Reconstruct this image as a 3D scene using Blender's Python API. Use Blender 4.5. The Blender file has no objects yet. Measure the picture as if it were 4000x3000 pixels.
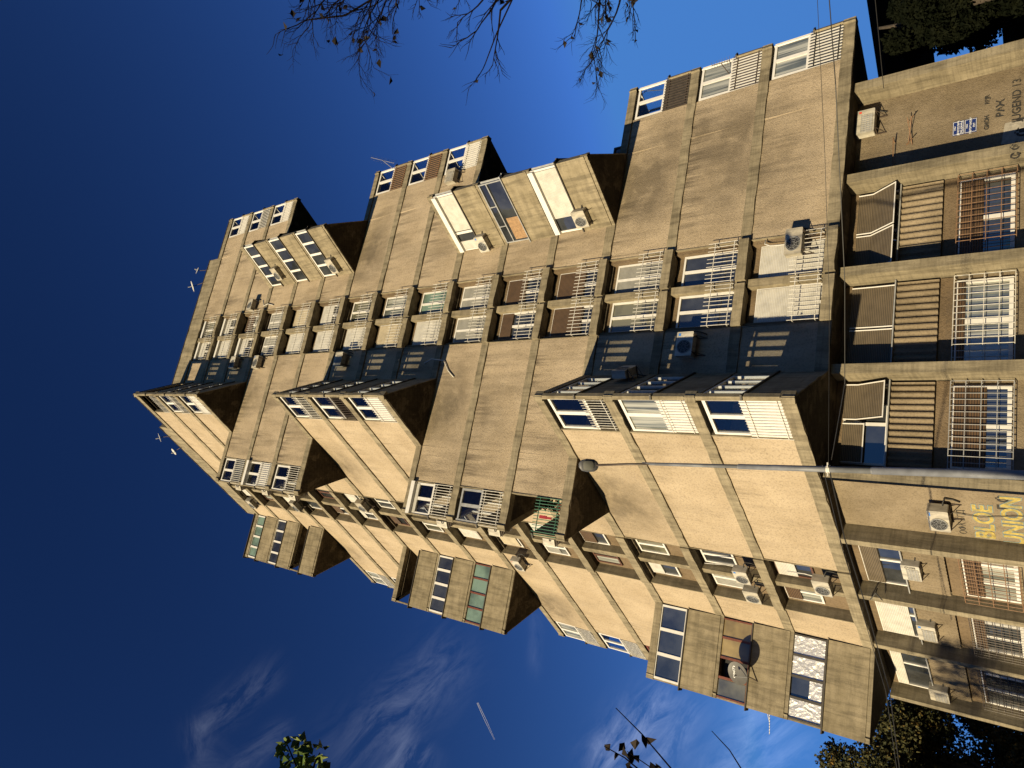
import bpy, math, random
import numpy as np
from mathutils import Vector, Matrix
random.seed(7)
SC = bpy.context.scene
COL = SC.collection
PI = math.pi
# ------------------------------------------------------------------ camera
EYE = Vector((0, 0, 1.6))
FPX, PITCH, ROLL = 2669.38, 0.698979, -0.0099
_R = Vector((1, 0, 0)); _F = Vector((0, math.cos(PITCH), math.sin(PITCH))); _U = Vector((0, -math.sin(PITCH), math.cos(PITCH)))
CR = _R * math.cos(ROLL) + _U * math.sin(ROLL)
CU = -_R * math.sin(ROLL) + _U * math.cos(ROLL)
cam = bpy.data.cameras.new('camera'); camo = bpy.data.objects.new('camera', cam); COL.objects.link(camo)
X, Y, Z = -CU, CR, -_F
camo.matrix_world = Matrix(((X.x, Y.x, Z.x, EYE.x), (X.y, Y.y, Z.y, EYE.y), (X.z, Y.z, Z.z, EYE.z), (0, 0, 0, 1)))
cam.sensor_fit = 'HORIZONTAL'; cam.sensor_width = 36; cam.lens = FPX / 4000 * 36
cam.clip_start = 0.05; cam.clip_end = 20000
SC.camera = camo
def ray(x, y):
    return (_F * FPX + CR * (1500 - y) - CU * (x - 2000)).normalized()
def at(x, y, dist):
    return EYE + ray(x, y) * dist
# ------------------------------------------------------------------ light
SUN_EL = math.radians(5.2); SUN_H = (-.537, -.844)
SUN_ROT = math.atan2(SUN_H[0], SUN_H[1]) % (2 * PI)
w = bpy.data.worlds.new('World'); SC.world = w; w.use_nodes = True
nt = w.node_tree; nt.nodes.clear()
def wn(t, **k):
    n = nt.nodes.new(t)
    for a, b in k.items(): setattr(n, a, b)
    return n
sky = wn('ShaderNodeTexSky', sky_type='NISHITA', sun_disc=False, sun_elevation=SUN_EL, sun_rotation=SUN_ROT, air_density=1.0, dust_density=0.05, ozone_density=1.6)
hs = wn('ShaderNodeHueSaturation'); hs.inputs['Saturation'].default_value = 1.0; hs.inputs['Value'].default_value = 1.0
gm = wn('ShaderNodeGamma'); gm.inputs[1].default_value = 2.1
bg = wn('ShaderNodeBackground'); bg.inputs[1].default_value = 0.085
wo = wn('ShaderNodeOutputWorld')
nt.links.new(sky.outputs[0], hs.inputs['Color']); dk = wn('ShaderNodeMixRGB', blend_type='DARKEN'); dk.inputs[0].default_value = 1; dk.inputs[2].default_value = (.88, 1.55, 2.1, 1)
nt.links.new(hs.outputs[0], dk.inputs[1]); nt.links.new(dk.outputs[0], gm.inputs[0])
ml = wn('ShaderNodeMixRGB', blend_type='MULTIPLY'); ml.inputs[0].default_value = 1; ml.inputs[2].default_value = (.50, .52, .77, 1); nt.links.new(gm.outputs[0], ml.inputs[1])
tc = wn('ShaderNodeTexCoord')
def m2(op, a, b=None, c=None):
    n = wn('ShaderNodeMath', operation=op)
    for i, v in enumerate((a, b, c)):
        if v is None: continue
        if isinstance(v, (int, float)): n.inputs[i].default_value = v
        else: nt.links.new(v, n.inputs[i])
    return n.outputs[0]
def dot(v):
    n = wn('ShaderNodeVectorMath', operation='DOT_PRODUCT'); nt.links.new(tc.outputs['Generated'], n.inputs[0]); n.inputs[1].default_value = v
    return n.outputs['Value']
def vmake(x, y, z):
    n = wn('ShaderNodeCombineXYZ')
    for i, v in enumerate((x, y, z)):
        if isinstance(v, (int, float)): n.inputs[i].default_value = v
        else: nt.links.new(v, n.inputs[i])
    return n.outputs[0]
total = None
# cirrus wisps: (tail direction, head direction, half width, strength, seed)
WISPS = [((770, 2960), (780, 2790), .016, .42, 1.0), ((790, 2850), (1070, 2590), .020, .42, 1.5), ((740, 2990), (850, 3060), .03, .3, 2.0), ((880, 3040), (1120, 2840), .016, .45, 3.0),
         ((1330, 2980), (1800, 2540), .045, .55, 4.0), ((1540, 3060), (1640, 2890), .030, .75, 5.0), ((2085, 2620), (2100, 2380), .010, .30, 6.0),
         ((2330, 3060), (2600, 2690), .034, 1.5, 7.0), ((2500, 3080), (2740, 2760), .020, 1.0, 7.5), ((2760, 3100), (3120, 2830), .05, .9, 8.0), ((2880, 3000), (2960, 2740), .012, .5, 9.0)]
for (p0, p1, hw, st, sd) in WISPS:
    a = ray(*p0); b = ray(*p1); c = (a + b).normalized(); t = (b - a); L = t.length; t.normalize(); n_ = c.cross(t).normalized()
    uu = dot(t); vv = dot(n_); ww = dot(c)
    uc = c.dot(t)
    u = m2('DIVIDE', m2('SUBTRACT', uu, uc), L * .55); v = m2('DIVIDE', vv, hw)
    nz = wn('ShaderNodeTexNoise'); nz.inputs['Scale'].default_value = 1.0; nz.inputs['Detail'].default_value = 7; nz.inputs['Roughness'].default_value = .68; nz.inputs['Distortion'].default_value = .6
    nt.links.new(vmake(m2('MULTIPLY', uu, 11), m2('MULTIPLY', vv, 34), sd), nz.inputs['Vector'])
    nw = wn('ShaderNodeTexNoise'); nw.inputs['Scale'].default_value = 7; nw.inputs['Detail'].default_value = 2
    nt.links.new(vmake(uu, vv, sd + 20), nw.inputs['Vector'])
    v = m2('ADD', v, m2('MULTIPLY', m2('SUBTRACT', nw.outputs[0], .5), 1.6))
    r2 = m2('ADD', m2('POWER', m2('ABSOLUTE', u), 4), m2('POWER', m2('ABSOLUTE', v), 2))
    g = m2('EXPONENT', m2('MULTIPLY', r2, -1.3))
    f = m2('MULTIPLY', m2('MULTIPLY', g, m2('MAXIMUM', m2('MULTIPLY', m2('SUBTRACT', nz.outputs[0], .40), 3.6), 0.0)), st)
    f = m2('MULTIPLY', f, m2('GREATER_THAN', ww, .5))
    total = f if total is None else m2('ADD', total, f)
cm = wn('ShaderNodeMixRGB'); cm.blend_type = 'ADD'
nt.links.new(m2('MINIMUM', total, 3.0), cm.inputs[0]); nt.links.new(ml.outputs[0], cm.inputs[1]); cm.inputs[2].default_value = (.85, .92, 1.08, 1)
nt.links.new(cm.outputs[0], bg.inputs[0]); nt.links.new(bg.outputs[0], wo.inputs[0])
sl = bpy.data.lights.new('sun', 'SUN'); sl.energy = 5.0; sl.angle = math.radians(.6); sl.color = (1, .835, .53)
so = bpy.data.objects.new('sun', sl); COL.objects.link(so); so.location = (-20, -30, 30)
sv = Vector((SUN_H[0] * math.cos(SUN_EL), SUN_H[1] * math.cos(SUN_EL), math.sin(SUN_EL)))
so.rotation_euler = sv.to_track_quat('Z', 'Y').to_euler()
SC.view_settings.view_transform = 'Standard'; SC.view_settings.look = 'None'
SC.view_settings.exposure = 0.95; SC.view_settings.gamma = 1
SC.render.engine = 'CYCLES'
# ------------------------------------------------------------------ materials
def lk(nt, a, b): nt.links.new(a, b)
def newmat(name):
    m = bpy.data.materials.new(name); m.use_nodes = True
    t = m.node_tree; p = t.nodes['Principled BSDF']
    return m, t, p
def noise(t, vec, scale, detail=3, rough=.55, dist=0):
    n = t.nodes.new('ShaderNodeTexNoise'); n.inputs['Scale'].default_value = scale; n.inputs['Detail'].default_value = detail
    n.inputs['Roughness'].default_value = rough; n.inputs['Distortion'].default_value = dist
    if vec is not None: lk(t, vec, n.inputs['Vector'])
    return n.outputs[0]
def mapping(t, vec, sc, loc=(0, 0, 0)):
    n = t.nodes.new('ShaderNodeMapping'); n.inputs['Scale'].default_value = sc; n.inputs['Location'].default_value = loc; lk(t, vec, n.inputs['Vector']); return n.outputs[0]
def ramp(t, v, stops):
    n = t.nodes.new('ShaderNodeValToRGB'); lk(t, v, n.inputs[0]); e = n.color_ramp.elements
    while len(e) < len(stops): e.new(.5)
    for i, (p, c) in enumerate(stops):
        e[i].position = p; e[i].color = (c, c, c, 1) if isinstance(c, (int, float)) else (*c, 1)
    return n.outputs[0]
def mix(t, f, a, b, mode='MIX'):
    n = t.nodes.new('ShaderNodeMixRGB'); n.blend_type = mode
    for i, v in enumerate((f, a, b)):
        if isinstance(v, (int, float)): n.inputs[i].default_value = v
        elif isinstance(v, tuple): n.inputs[i].default_value = (*v, 1)
        else: lk(t, v, n.inputs[i])
    return n.outputs[0]
def mth(t, op, a, b=None):
    n = t.nodes.new('ShaderNodeMath'); n.operation = op
    for i, v in enumerate((a, b)):
        if v is None: continue
        if isinstance(v, (int, float)): n.inputs[i].default_value = v
        else: lk(t, v, n.inputs[i])
    return n.outputs[0]
def bump(t, p, h, strength, dist):
    n = t.nodes.new('ShaderNodeBump'); n.inputs['Strength'].default_value = strength; n.inputs['Distance'].default_value = dist
    lk(t, h, n.inputs['Height']); lk(t, n.outputs[0], p.inputs['Normal'])
def objc(t):
    return t.nodes.new('ShaderNodeTexCoord').outputs['Object']
# grid of the tower (60 degree lattice)
UN = 3.15957604
AH = Vector((.955488, .295031, 0)); BH = Vector((-.733248, .679961, 0)); CH = Vector((.222240, .974992, 0))
PO = Vector((-.413754, 18.5521753, 0))
def G(i, j): return PO + AH * UN * i + BH * UN * j
Z1 = 5.8815366 + 1.6; FH = 2.8
def fz(z): return Z1 + FH * z
class Fr:
    def __init__(s, P, D, N): s.P, s.D, s.N = P, D, N
    def p(s, a, z, d=0): return Vector((s.P.x + s.D.x * a + s.N.x * d, s.P.y + s.D.y * a + s.N.y * d, fz(z)))
NA = Vector((AH.y, -AH.x, 0)); NB = Vector((-BH.y, BH.x, 0)); NC = Vector((CH.y, -CH.x, 0))
FA = Fr(G(0, 1), AH, NA); FB = Fr(G(0, 0), BH, NB); FC = Fr(G(0, 0), CH, NC)
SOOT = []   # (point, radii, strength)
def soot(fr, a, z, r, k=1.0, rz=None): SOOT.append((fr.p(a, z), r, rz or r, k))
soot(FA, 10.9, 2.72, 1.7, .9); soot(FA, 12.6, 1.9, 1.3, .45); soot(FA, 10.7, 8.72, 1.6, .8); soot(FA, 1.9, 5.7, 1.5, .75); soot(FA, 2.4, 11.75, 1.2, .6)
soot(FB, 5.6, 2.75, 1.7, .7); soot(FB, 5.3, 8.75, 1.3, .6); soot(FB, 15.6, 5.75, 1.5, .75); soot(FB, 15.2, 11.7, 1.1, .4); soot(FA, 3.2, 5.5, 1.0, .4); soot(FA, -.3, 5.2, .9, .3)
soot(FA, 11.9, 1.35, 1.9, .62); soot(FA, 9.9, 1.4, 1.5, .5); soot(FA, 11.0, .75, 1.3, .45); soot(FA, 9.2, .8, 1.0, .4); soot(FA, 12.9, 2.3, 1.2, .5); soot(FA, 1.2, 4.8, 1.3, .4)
def wall_mat(name, c1, c2, grain, streak=1.0, usesoot=True, bdist=.012, bsc=38):
    m, t, p = newmat(name); co = objc(t)
    big = noise(t, co, .7, 4, .6); fine = noise(t, co, grain, 2, .7)
    col = mix(t, ramp(t, big, [(.35, 0), (.68, 1)]), c1, c2)
    col = mix(t, ramp(t, fine, [(.3, .62), (.55, 1), (.75, 1.0)]), (0, 0, 0), col, 'MIX') if False else mix(t, 1.0, col, ramp(t, fine, [(.34, .74), (.5, .97), (.66, 1.0)]), 'MULTIPLY')
    ge = t.nodes.new('ShaderNodeNewGeometry'); dn = t.nodes.new('ShaderNodeVectorMath'); dn.operation = 'DOT_PRODUCT'; lk(t, ge.outputs['True Normal'], dn.inputs[0]); dn.inputs[1].default_value = NB
    weather = mth(t, 'SUBTRACT', 1.0, mth(t, 'MULTIPLY', mth(t, 'GREATER_THAN', dn.outputs['Value'], .8), .6 if usesoot else 0.0))
    st = noise(t, mapping(t, co, (1.1, 1.1, .22)), 1.0, 5, .65)
    col = mix(t, mth(t, 'MULTIPLY', weather, streak * .6), col, ramp(t, st, [(.36, .5), (.52, .93), (.7, 1)]), 'MULTIPLY')
    sp = t.nodes.new('ShaderNodeSeparateXYZ'); lk(t, co, sp.inputs[0])
    h_ = mth(t, 'FRACT', mth(t, 'DIVIDE', mth(t, 'SUBTRACT', sp.outputs[2], Z1 - 28), FH))
    hm = ramp(t, h_, [(.1, 0), (.7, .45), (.98, 1)])
    wn_ = noise(t, mapping(t, co, (5.5, 5.5, .35)), 1.0, 4, .6)
    wd = mth(t, 'MULTIPLY', mth(t, 'MULTIPLY', hm, ramp(t, wn_, [(.47, 0), (.62, 1)])), .85 * streak if usesoot else .35)
    mv = noise(t, co, .55, 2); wd = mth(t, 'MULTIPLY', mth(t, 'MULTIPLY', wd, weather), ramp(t, mv, [(.36, .15), (.62, 1)]))
    col = mix(t, wd, col, (.07, .055, .04))
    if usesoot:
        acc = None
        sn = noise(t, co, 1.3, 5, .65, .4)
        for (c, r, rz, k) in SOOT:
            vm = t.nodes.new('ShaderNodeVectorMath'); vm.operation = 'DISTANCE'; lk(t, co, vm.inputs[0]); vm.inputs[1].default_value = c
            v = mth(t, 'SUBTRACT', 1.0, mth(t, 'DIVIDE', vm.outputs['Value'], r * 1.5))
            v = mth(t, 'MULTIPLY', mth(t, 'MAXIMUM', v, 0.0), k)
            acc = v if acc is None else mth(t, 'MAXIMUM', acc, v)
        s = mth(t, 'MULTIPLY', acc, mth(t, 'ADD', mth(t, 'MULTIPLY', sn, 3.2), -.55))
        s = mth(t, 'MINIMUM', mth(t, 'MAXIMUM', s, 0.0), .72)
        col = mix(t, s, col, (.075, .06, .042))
    lk(t, col, p.inputs['Base Color']); p.inputs['Roughness'].default_value = .95; p.inputs['Specular IOR Level'].default_value = .15
    h = noise(t, co, bsc, 3, .75)
    bump(t, p, h, .9, bdist)
    return m
M = {}
M['render'] = wall_mat('pebbledash_render', (.30, .236, .16), (.36, .288, .203), 16, 1.0, True, .03, 24)
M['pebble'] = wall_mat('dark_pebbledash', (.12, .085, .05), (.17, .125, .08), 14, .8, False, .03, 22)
M['base'] = wall_mat('base_render', (.135, .105, .068), (.22, .175, .12), 18, .8, True, .03, 24)
def conc_mat(name, c1, c2, line=14):
    m, t, p = newmat(name); co = objc(t)
    big = noise(t, co, 1.2, 5, .65); fine = noise(t, co, 25, 3, .7)
    col = mix(t, ramp(t, big, [(.35, 0), (.65, 1)]), c1, c2)
    bd = noise(t, mapping(t, co, (.8, .8, line)), 1.0, 3, .6)
    col = mix(t, .5, col, ramp(t, bd, [(.38, .62), (.55, 1)]), 'MULTIPLY')
    st = noise(t, mapping(t, co, (5, 5, .5)), 1.0, 5, .7)
    col = mix(t, .6, col, ramp(t, st, [(.38, .42), (.55, 1)]), 'MULTIPLY')
    col = mix(t, .5, col, ramp(t, fine, [(.3, .55), (.5, 1)]), 'MULTIPLY')
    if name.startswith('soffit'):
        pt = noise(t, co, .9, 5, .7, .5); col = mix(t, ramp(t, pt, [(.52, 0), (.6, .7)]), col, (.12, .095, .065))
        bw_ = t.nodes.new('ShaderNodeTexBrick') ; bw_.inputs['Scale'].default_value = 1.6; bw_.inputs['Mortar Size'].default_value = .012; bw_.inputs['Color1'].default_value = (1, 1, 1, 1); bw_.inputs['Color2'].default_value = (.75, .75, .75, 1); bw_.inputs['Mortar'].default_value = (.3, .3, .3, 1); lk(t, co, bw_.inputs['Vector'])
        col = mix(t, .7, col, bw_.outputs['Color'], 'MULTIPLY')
    lk(t, col, p.inputs['Base Color']); p.inputs['Roughness'].default_value = .92; p.inputs['Specular IOR Level'].default_value = .2
    bump(t, p, mix(t, .5, noise(t, co, 20, 4, .7), bd), .8, .012)
    return m
M['conc'] = conc_mat('aged_concrete', (.16, .133, .088), (.235, .198, .135))
M['conc2'] = conc_mat('parapet_concrete', (.17, .14, .09), (.24, .20, .135), 5)
M['soffit'] = conc_mat('soffit_concrete', (.04, .03, .02), (.065, .05, .032), 2)  # stained concrete, colour lowered further to deepen shade under overhangs
def plain(name, c, rough=.5, var=.12, spec=.4, metal=0, sc=6):
    m, t, p = newmat(name); co = objc(t); n = noise(t, co, sc, 3)
    k = 1 - var
    lk(t, mix(t, 1.0, c, ramp(t, n, [(.35, k), (.65, 1.0)]), 'MULTIPLY'), p.inputs['Base Color'])
    p.inputs['Roughness'].default_value = rough; p.inputs['Specular IOR Level'].default_value = spec; p.inputs['Metallic'].default_value = metal
    return m
M['white'] = plain('white_plastic', (.52, .50, .47), .4, .1)
M['whitemetal'] = plain('painted_white_metal', (.48, .455, .41), .45, .3, sc=9)
M['darkmetal'] = plain('dark_brown_metal', (.055, .04, .03), .55, .3)
M['rust'] = plain('rusty_metal', (.19, .105, .055), .7, .4, sc=14)
M['green'] = plain('green_metal', (.03, .10, .06), .5, .2)
M['grey'] = plain('grey_metal', (.25, .25, .25), .45, .25)
M['black'] = plain('black_rubber', (.015, .014, .013), .6, .2)
M['flash'] = plain('dark_flashing', (.045, .038, .03), .6, .3)
M['acbody_'] = plain('cream_plastic_casing', (.42, .39, .33), .45, .18, sc=5)
def acm():
    m, t, p = newmat('weathered_cream_casing'); co = objc(t); oi = t.nodes.new('ShaderNodeObjectInfo')
    base = mix(t, oi.outputs['Random'], (.44, .41, .35), (.33, .29, .22)); n = noise(t, co, 5, 4, .7); st = noise(t, mapping(t, co, (9, 9, 1.2), (0, 0, 0)), 1.0, 4)
    col = mix(t, .5, base, ramp(t, n, [(.35, .6), (.6, 1)]), 'MULTIPLY'); col = mix(t, .6, col, ramp(t, st, [(.36, .35), (.55, .9)]), 'MULTIPLY')
    lk(t, col, p.inputs['Base Color']); p.inputs['Roughness'].default_value = .5; return m
M['acbody'] = acm()
M['redframe'] = plain('red_brown_paint', (.13, .038, .022), .6, .35, sc=10)
M['brownframe'] = plain('brown_painted_wood', (.09, .04, .025), .6, .3, sc=10)
M['foil'] = None
M['board'] = plain('bamboo_slats', (.26, .155, .075), .7, .35, sc=12)
M['dishgrey'] = plain('grey_painted_dish', (.10, .095, .085), .5, .15)
M['dishwhite'] = plain('white_painted_dish', (.42, .41, .38), .45, .15)
M['pole'] = plain('galvanised_steel', (.17, .175, .19), .6, .35, .35, .15, 4)
M['blue'] = plain('navy_enamel', (.012, .022, .10), .3, .05)
M['paint_white'] = plain('white_paint', (.7, .7, .68), .5, .1)
M['paint_black'] = plain('black_spray_paint', (.03, .028, .025), .8, .5, sc=25)
M['paint_yellow'] = plain('yellow_spray_paint', (.34, .26, .07), .8, .35, sc=12)
t_ = M['paint_yellow'].node_tree; lk(t_, ramp(t_, noise(t_, objc(t_), 3.5, 5, .7), [(.36, .45), (.52, 1)]), t_.nodes['Principled BSDF'].inputs['Alpha'])
t_ = M['paint_black'].node_tree; lk(t_, ramp(t_, noise(t_, objc(t_), 6, 4, .7), [(.34, .35), (.52, 1)]), t_.nodes['Principled BSDF'].inputs['Alpha'])
M['paint_blueline'] = plain('blue_grey_spray_paint', (.12, .19, .22), .8, .3, sc=12)
M['paint_grey'] = plain('pale_grey_paint', (.30, .27, .22), .85, .3, sc=10)
M['red'] = plain('red_cloth', (.24, .015, .025), .8, .2)
M['logo_blue'] = plain('blue_sticker', (.03, .14, .42), .5, .05)
M['logo_red'] = plain('red_sticker', (.5, .04, .02), .5, .05)
def glass(name, c, rough=.04, spec=.9, curtain=None):
    m, t, p = newmat(name); co = objc(t)
    n = noise(t, co, .9, 3)
    c2 = tuple(x * .45 for x in c)
    col = mix(t, ramp(t, n, [(.4, 0), (.62, 1)]), c, c2)
    if curtain:
        wv = noise(t, mapping(t, co, (9, 9, .3)), 1.0, 2)
        col = mix(t, ramp(t, wv, [(.4, 0), (.6, 1)]), col, curtain)
    lk(t, col, p.inputs['Base Color'])
    p.inputs['Roughness'].default_value = rough; p.inputs['Specular IOR Level'].default_value = spec; p.inputs['IOR'].default_value = 1.6
    bump(t, p, noise(t, co, 1.7, 2), .12, .03)
    return m
M['pane'] = glass('dark_window_glass', (.035, .038, .042))
M['pane_olive'] = glass('curtained_window_glass', (.12, .115, .08), .06)
M['pane_grey'] = glass('netted_window_glass', (.14, .14, .125), .3, .5)
M['pane_green'] = glass('pale_green_window_glass', (.13, .19, .155), .1, .7)
M['pane_curtain'] = glass('window_glass_over_curtain', (.10, .11, .10), .05, .8, (.27, .27, .24))
M['pane_yellow'] = glass('yellowed_window_glass', (.24, .18, .08), .3, .5)
def foilmat():
    m, t, p = newmat('crumpled_foil'); co = objc(t)
    p.inputs['Base Color'].default_value = (.55, .53, .5, 1); p.inputs['Metallic'].default_value = .6; p.inputs['Roughness'].default_value = .42
    n = t.nodes.new('ShaderNodeTexVoronoi'); n.inputs['Scale'].default_value = 2.6
    mp = mapping(t, co, (1, 1, 1)); ad = t.nodes.new('ShaderNodeVectorMath'); ad.operation = 'ADD'
    nn = t.nodes.new('ShaderNodeTexNoise'); nn.inputs['Scale'].default_value = 3; nn.inputs['Detail'].default_value = 4; lk(t, co, nn.inputs['Vector'])
    lk(t, mp, ad.inputs[0]); lk(t, nn.outputs['Color'], ad.inputs[1]); lk(t, ad.outputs[0], n.inputs['Vector'])
    bump(t, p, n.outputs['Distance'], 1.0, .035)
    return m
M['foil'] = foilmat()
def slats(name, c1, c2, per_m=14, axis='z', rough=.6, dist=.02):
    m, t, p = newmat(name); co = objc(t)
    w_ = t.nodes.new('ShaderNodeTexWave'); w_.wave_type = 'BANDS'; w_.bands_direction = 'Z'; w_.inputs['Scale'].default_value = per_m * .314; w_.inputs['Distortion'].default_value = 0
    lk(t, co, w_.inputs['Vector'])
    n = noise(t, co, 3, 3)
    col = mix(t, ramp(t, w_.outputs[1], [(.1, 0), (.45, 1)]), c2, c1)
    lk(t, mix(t, .6, col, ramp(t, n, [(.3, .6), (.6, 1)]), 'MULTIPLY'), p.inputs['Base Color']); p.inputs['Roughness'].default_value = rough
    bump(t, p, w_.outputs[1], .6, dist)
    return m
M['shut_white'] = slats('white_roller_shutter', (.46, .44, .40), (.33, .31, .27), 18)
M['shut_grey'] = slats('grey_roller_shutter', (.26, .25, .225), (.15, .145, .125), 18)
M['shut_cream'] = slats('cream_roller_shutter', (.40, .34, .24), (.28, .23, .15), 18)
M['shut_brown'] = slats('brown_slatted_blind', (.10, .058, .03), (.02, .012, .007), 16, dist=.03)
M['shut_base'] = slats('olive_brown_slatted_blind', (.12, .092, .06), (.035, .027, .018), 20, dist=.02)
def clear():
    m, t, p = newmat('clear_balcony_glass'); o = [n for n in t.nodes if n.type == 'OUTPUT_MATERIAL'][0]; t.nodes.remove(p)
    tr = t.nodes.new('ShaderNodeBsdfTransparent'); tr.inputs[0].default_value = (.88, .9, .92, 1)
    gl = t.nodes.new('ShaderNodeBsdfGlossy'); gl.inputs['Roughness'].default_value = .03
    lw = t.nodes.new('ShaderNodeLayerWeight'); lw.inputs[0].default_value = .5; f_ = mth(t, 'ADD', mth(t, 'MULTIPLY', mth(t, 'POWER', lw.outputs['Facing'], 3.5), .6), .05)
    mx = t.nodes.new('ShaderNodeMixShader'); lk(t, f_, mx.inputs[0]); lk(t, tr.outputs[0], mx.inputs[1]); lk(t, gl.outputs[0], mx.inputs[2]); lk(t, mx.outputs[0], o.inputs[0])
    return m
M['clear'] = clear()
# ------------------------------------------------------------------ mesh helpers
class MB:
    def __init__(s): s.v = []; s.f = []; s.mi = []; s.m = 0
    def hexa(s, P):      # 8 points: bottom 4 (ccw) then top 4
        b = len(s.v); s.v += [tuple(q) for q in P]
        for f in ((0, 3, 2, 1), (4, 5, 6, 7), (0, 1, 5, 4), (1, 2, 6, 5), (2, 3, 7, 6), (3, 0, 4, 7)):
            s.f.append(tuple(b + i for i in f)); s.mi.append(s.m)
    def box(s, fr, a0, a1, z0, z1, d0, d1, d1t=None, d0t=None):
        d1t = d1 if d1t is None else d1t; d0t = d0 if d0t is None else d0t
        s.hexa([fr.p(a0, z0, d1), fr.p(a1, z0, d1), fr.p(a1, z0, d0), fr.p(a0, z0, d0), fr.p(a0, z1, d1t), fr.p(a1, z1, d1t), fr.p(a1, z1, d0t), fr.p(a0, z1, d0t)])
    def rough(s, fr, a0, a1, z0, z1, d0, d1, amp=.012, step=.3):
        n = max(1, int((a1 - a0) / step)); b = len(s.v); j = lambda k=1.0: random.uniform(-amp, amp) * k - (random.random() < .12) * amp * 1.6
        for i in range(n + 1):
            a = a0 + (a1 - a0) * i / n; e = 0 if i in (0, n) else 1
            s.v += [tuple(fr.p(a, z0 - j(e) / FH, d1 + j(e))), tuple(fr.p(a, z1 + j(e) / FH * .6, d1 + j(e) * .7)), tuple(fr.p(a, z1, d0)), tuple(fr.p(a, z0, d0))]
        for i in range(n):
            p, q = b + 4 * i, b + 4 * i + 4
            for k in range(4):
                l = (k + 1) % 4; s.f.append((p + k, q + k, q + l, p + l)); s.mi.append(s.m)
        s.f.append((b, b + 1, b + 2, b + 3)); s.mi.append(s.m); e = b + 4 * n; s.f.append((e + 3, e + 2, e + 1, e)); s.mi.append(s.m)
    def prism(s, pts, z0, z1):   # plan polygon (Vectors)
        b = len(s.v); n = len(pts)
        s.v += [(q.x, q.y, z0) for q in pts] + [(q.x, q.y, z1) for q in pts]
        s.f.append(tuple(range(b + n - 1, b - 1, -1))); s.mi.append(s.m)
        s.f.append(tuple(range(b + n, b + 2 * n))); s.mi.append(s.m)
        for i in range(n):
            j = (i + 1) % n; s.f.append((b + i, b + j, b + n + j, b + n + i)); s.mi.append(s.m)
    def tube(s, pts, r, n=6, r1=None, cap=True):
        pts = [Vector(q) for q in pts]; k = len(pts); b = len(s.v)
        for i, q in enumerate(pts):
            t = (pts[min(i + 1, k - 1)] - pts[max(i - 1, 0)]).normalized()
            u = t.orthogonal().normalized() if i == 0 else (u - t * u.dot(t)).normalized()
            v = t.cross(u); rr = r if r1 is None else r + (r1 - r) * i / max(k - 1, 1)
            for a in range(n):
                th = 2 * PI * a / n; s.v.append(tuple(q + (u * math.cos(th) + v * math.sin(th)) * rr))
        for i in range(k - 1):
            for a in range(n):
                c = (a + 1) % n; s.f.append((b + i * n + a, b + i * n + c, b + (i + 1) * n + c, b + (i + 1) * n + a)); s.mi.append(s.m)
        if cap:
            s.f.append(tuple(b + a for a in range(n - 1, -1, -1))); s.mi.append(s.m)
            s.f.append(tuple(b + (k - 1) * n + a for a in range(n))); s.mi.append(s.m)
    def quad(s, P):
        b = len(s.v); s.v += [tuple(q) for q in P]; s.f.append(tuple(range(b, b + len(P)))); s.mi.append(s.m)
    def build(s, name, mats, parent=None, smooth=False, fix=True):
        me = bpy.data.meshes.new(name); me.from_pydata(s.v, [], s.f)
        for m in (mats if isinstance(mats, (list, tuple)) else [mats]): me.materials.append(m)
        for p, i in zip(me.polygons, s.mi): p.material_index = i; p.use_smooth = smooth
        if fix:
            import bmesh
            bm = bmesh.new(); bm.from_mesh(me); bmesh.ops.recalc_face_normals(bm, faces=bm.faces); bm.to_mesh(me); bm.free()
        o = bpy.data.objects.new(name, me); COL.objects.link(o)
        if parent is not None: setpar(o, parent)
        return o
def split_build(mb, name, mats, parent=None, gap=.04):
    """one object for each group of touching islands of MB"""
    n = len(mb.v); par = list(range(n))
    def fd(i):
        while par[i] != i: par[i] = par[par[i]]; i = par[i]
        return i
    for f in mb.f:
        for q in f[1:]:
            a, b = fd(f[0]), fd(q)
            if a != b: par[a] = b
    isl = {}
    for i in range(n): isl.setdefault(fd(i), []).append(i)
    keys = list(isl); dirs = (AH, BH, CH, NA, NB, NC, Vector((0, 0, 1)))
    ext = [[(min(c), max(c)) for c in ([d.dot(Vector(mb.v[i])) for i in isl[k]] for d in dirs)] for k in keys]
    g = list(range(len(keys)))
    def fg(i):
        while g[i] != i: i = g[i]
        return i
    for i in range(len(keys)):
        for j in range(i):
            if all(a[0] - gap <= b[1] and b[0] - gap <= a[1] for a, b in zip(ext[i], ext[j])):
                a, b = fg(i), fg(j)
                if a != b: g[a] = b
    grp = {}
    for i, k in enumerate(keys): grp.setdefault(fg(i), []).append(k)
    out = []
    for ks in grp.values():
        S = set(ks); nb_ = MB(); idx = {}
        for k in ks:
            for i in isl[k]: idx[i] = len(nb_.v); nb_.v.append(mb.v[i])
        for f, mi in zip(mb.f, mb.mi):
            if fd(f[0]) in S: nb_.f.append(tuple(idx[i] for i in f)); nb_.mi.append(mi)
        out.append(nb_.build(name, mats, parent))
    return out
def setpar(o, p):
    o.parent = p
    q = p; M_ = Matrix.Identity(4)
    chain = []
    while q is not None: chain.append(q); q = q.parent
    for q in reversed(chain): M_ = M_ @ q.matrix_parent_inverse @ q.matrix_basis if q.parent else q.matrix_basis.copy()
    if not LOCAL[0]: o.matrix_parent_inverse = M_.inverted()
LOCAL = [False]
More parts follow.
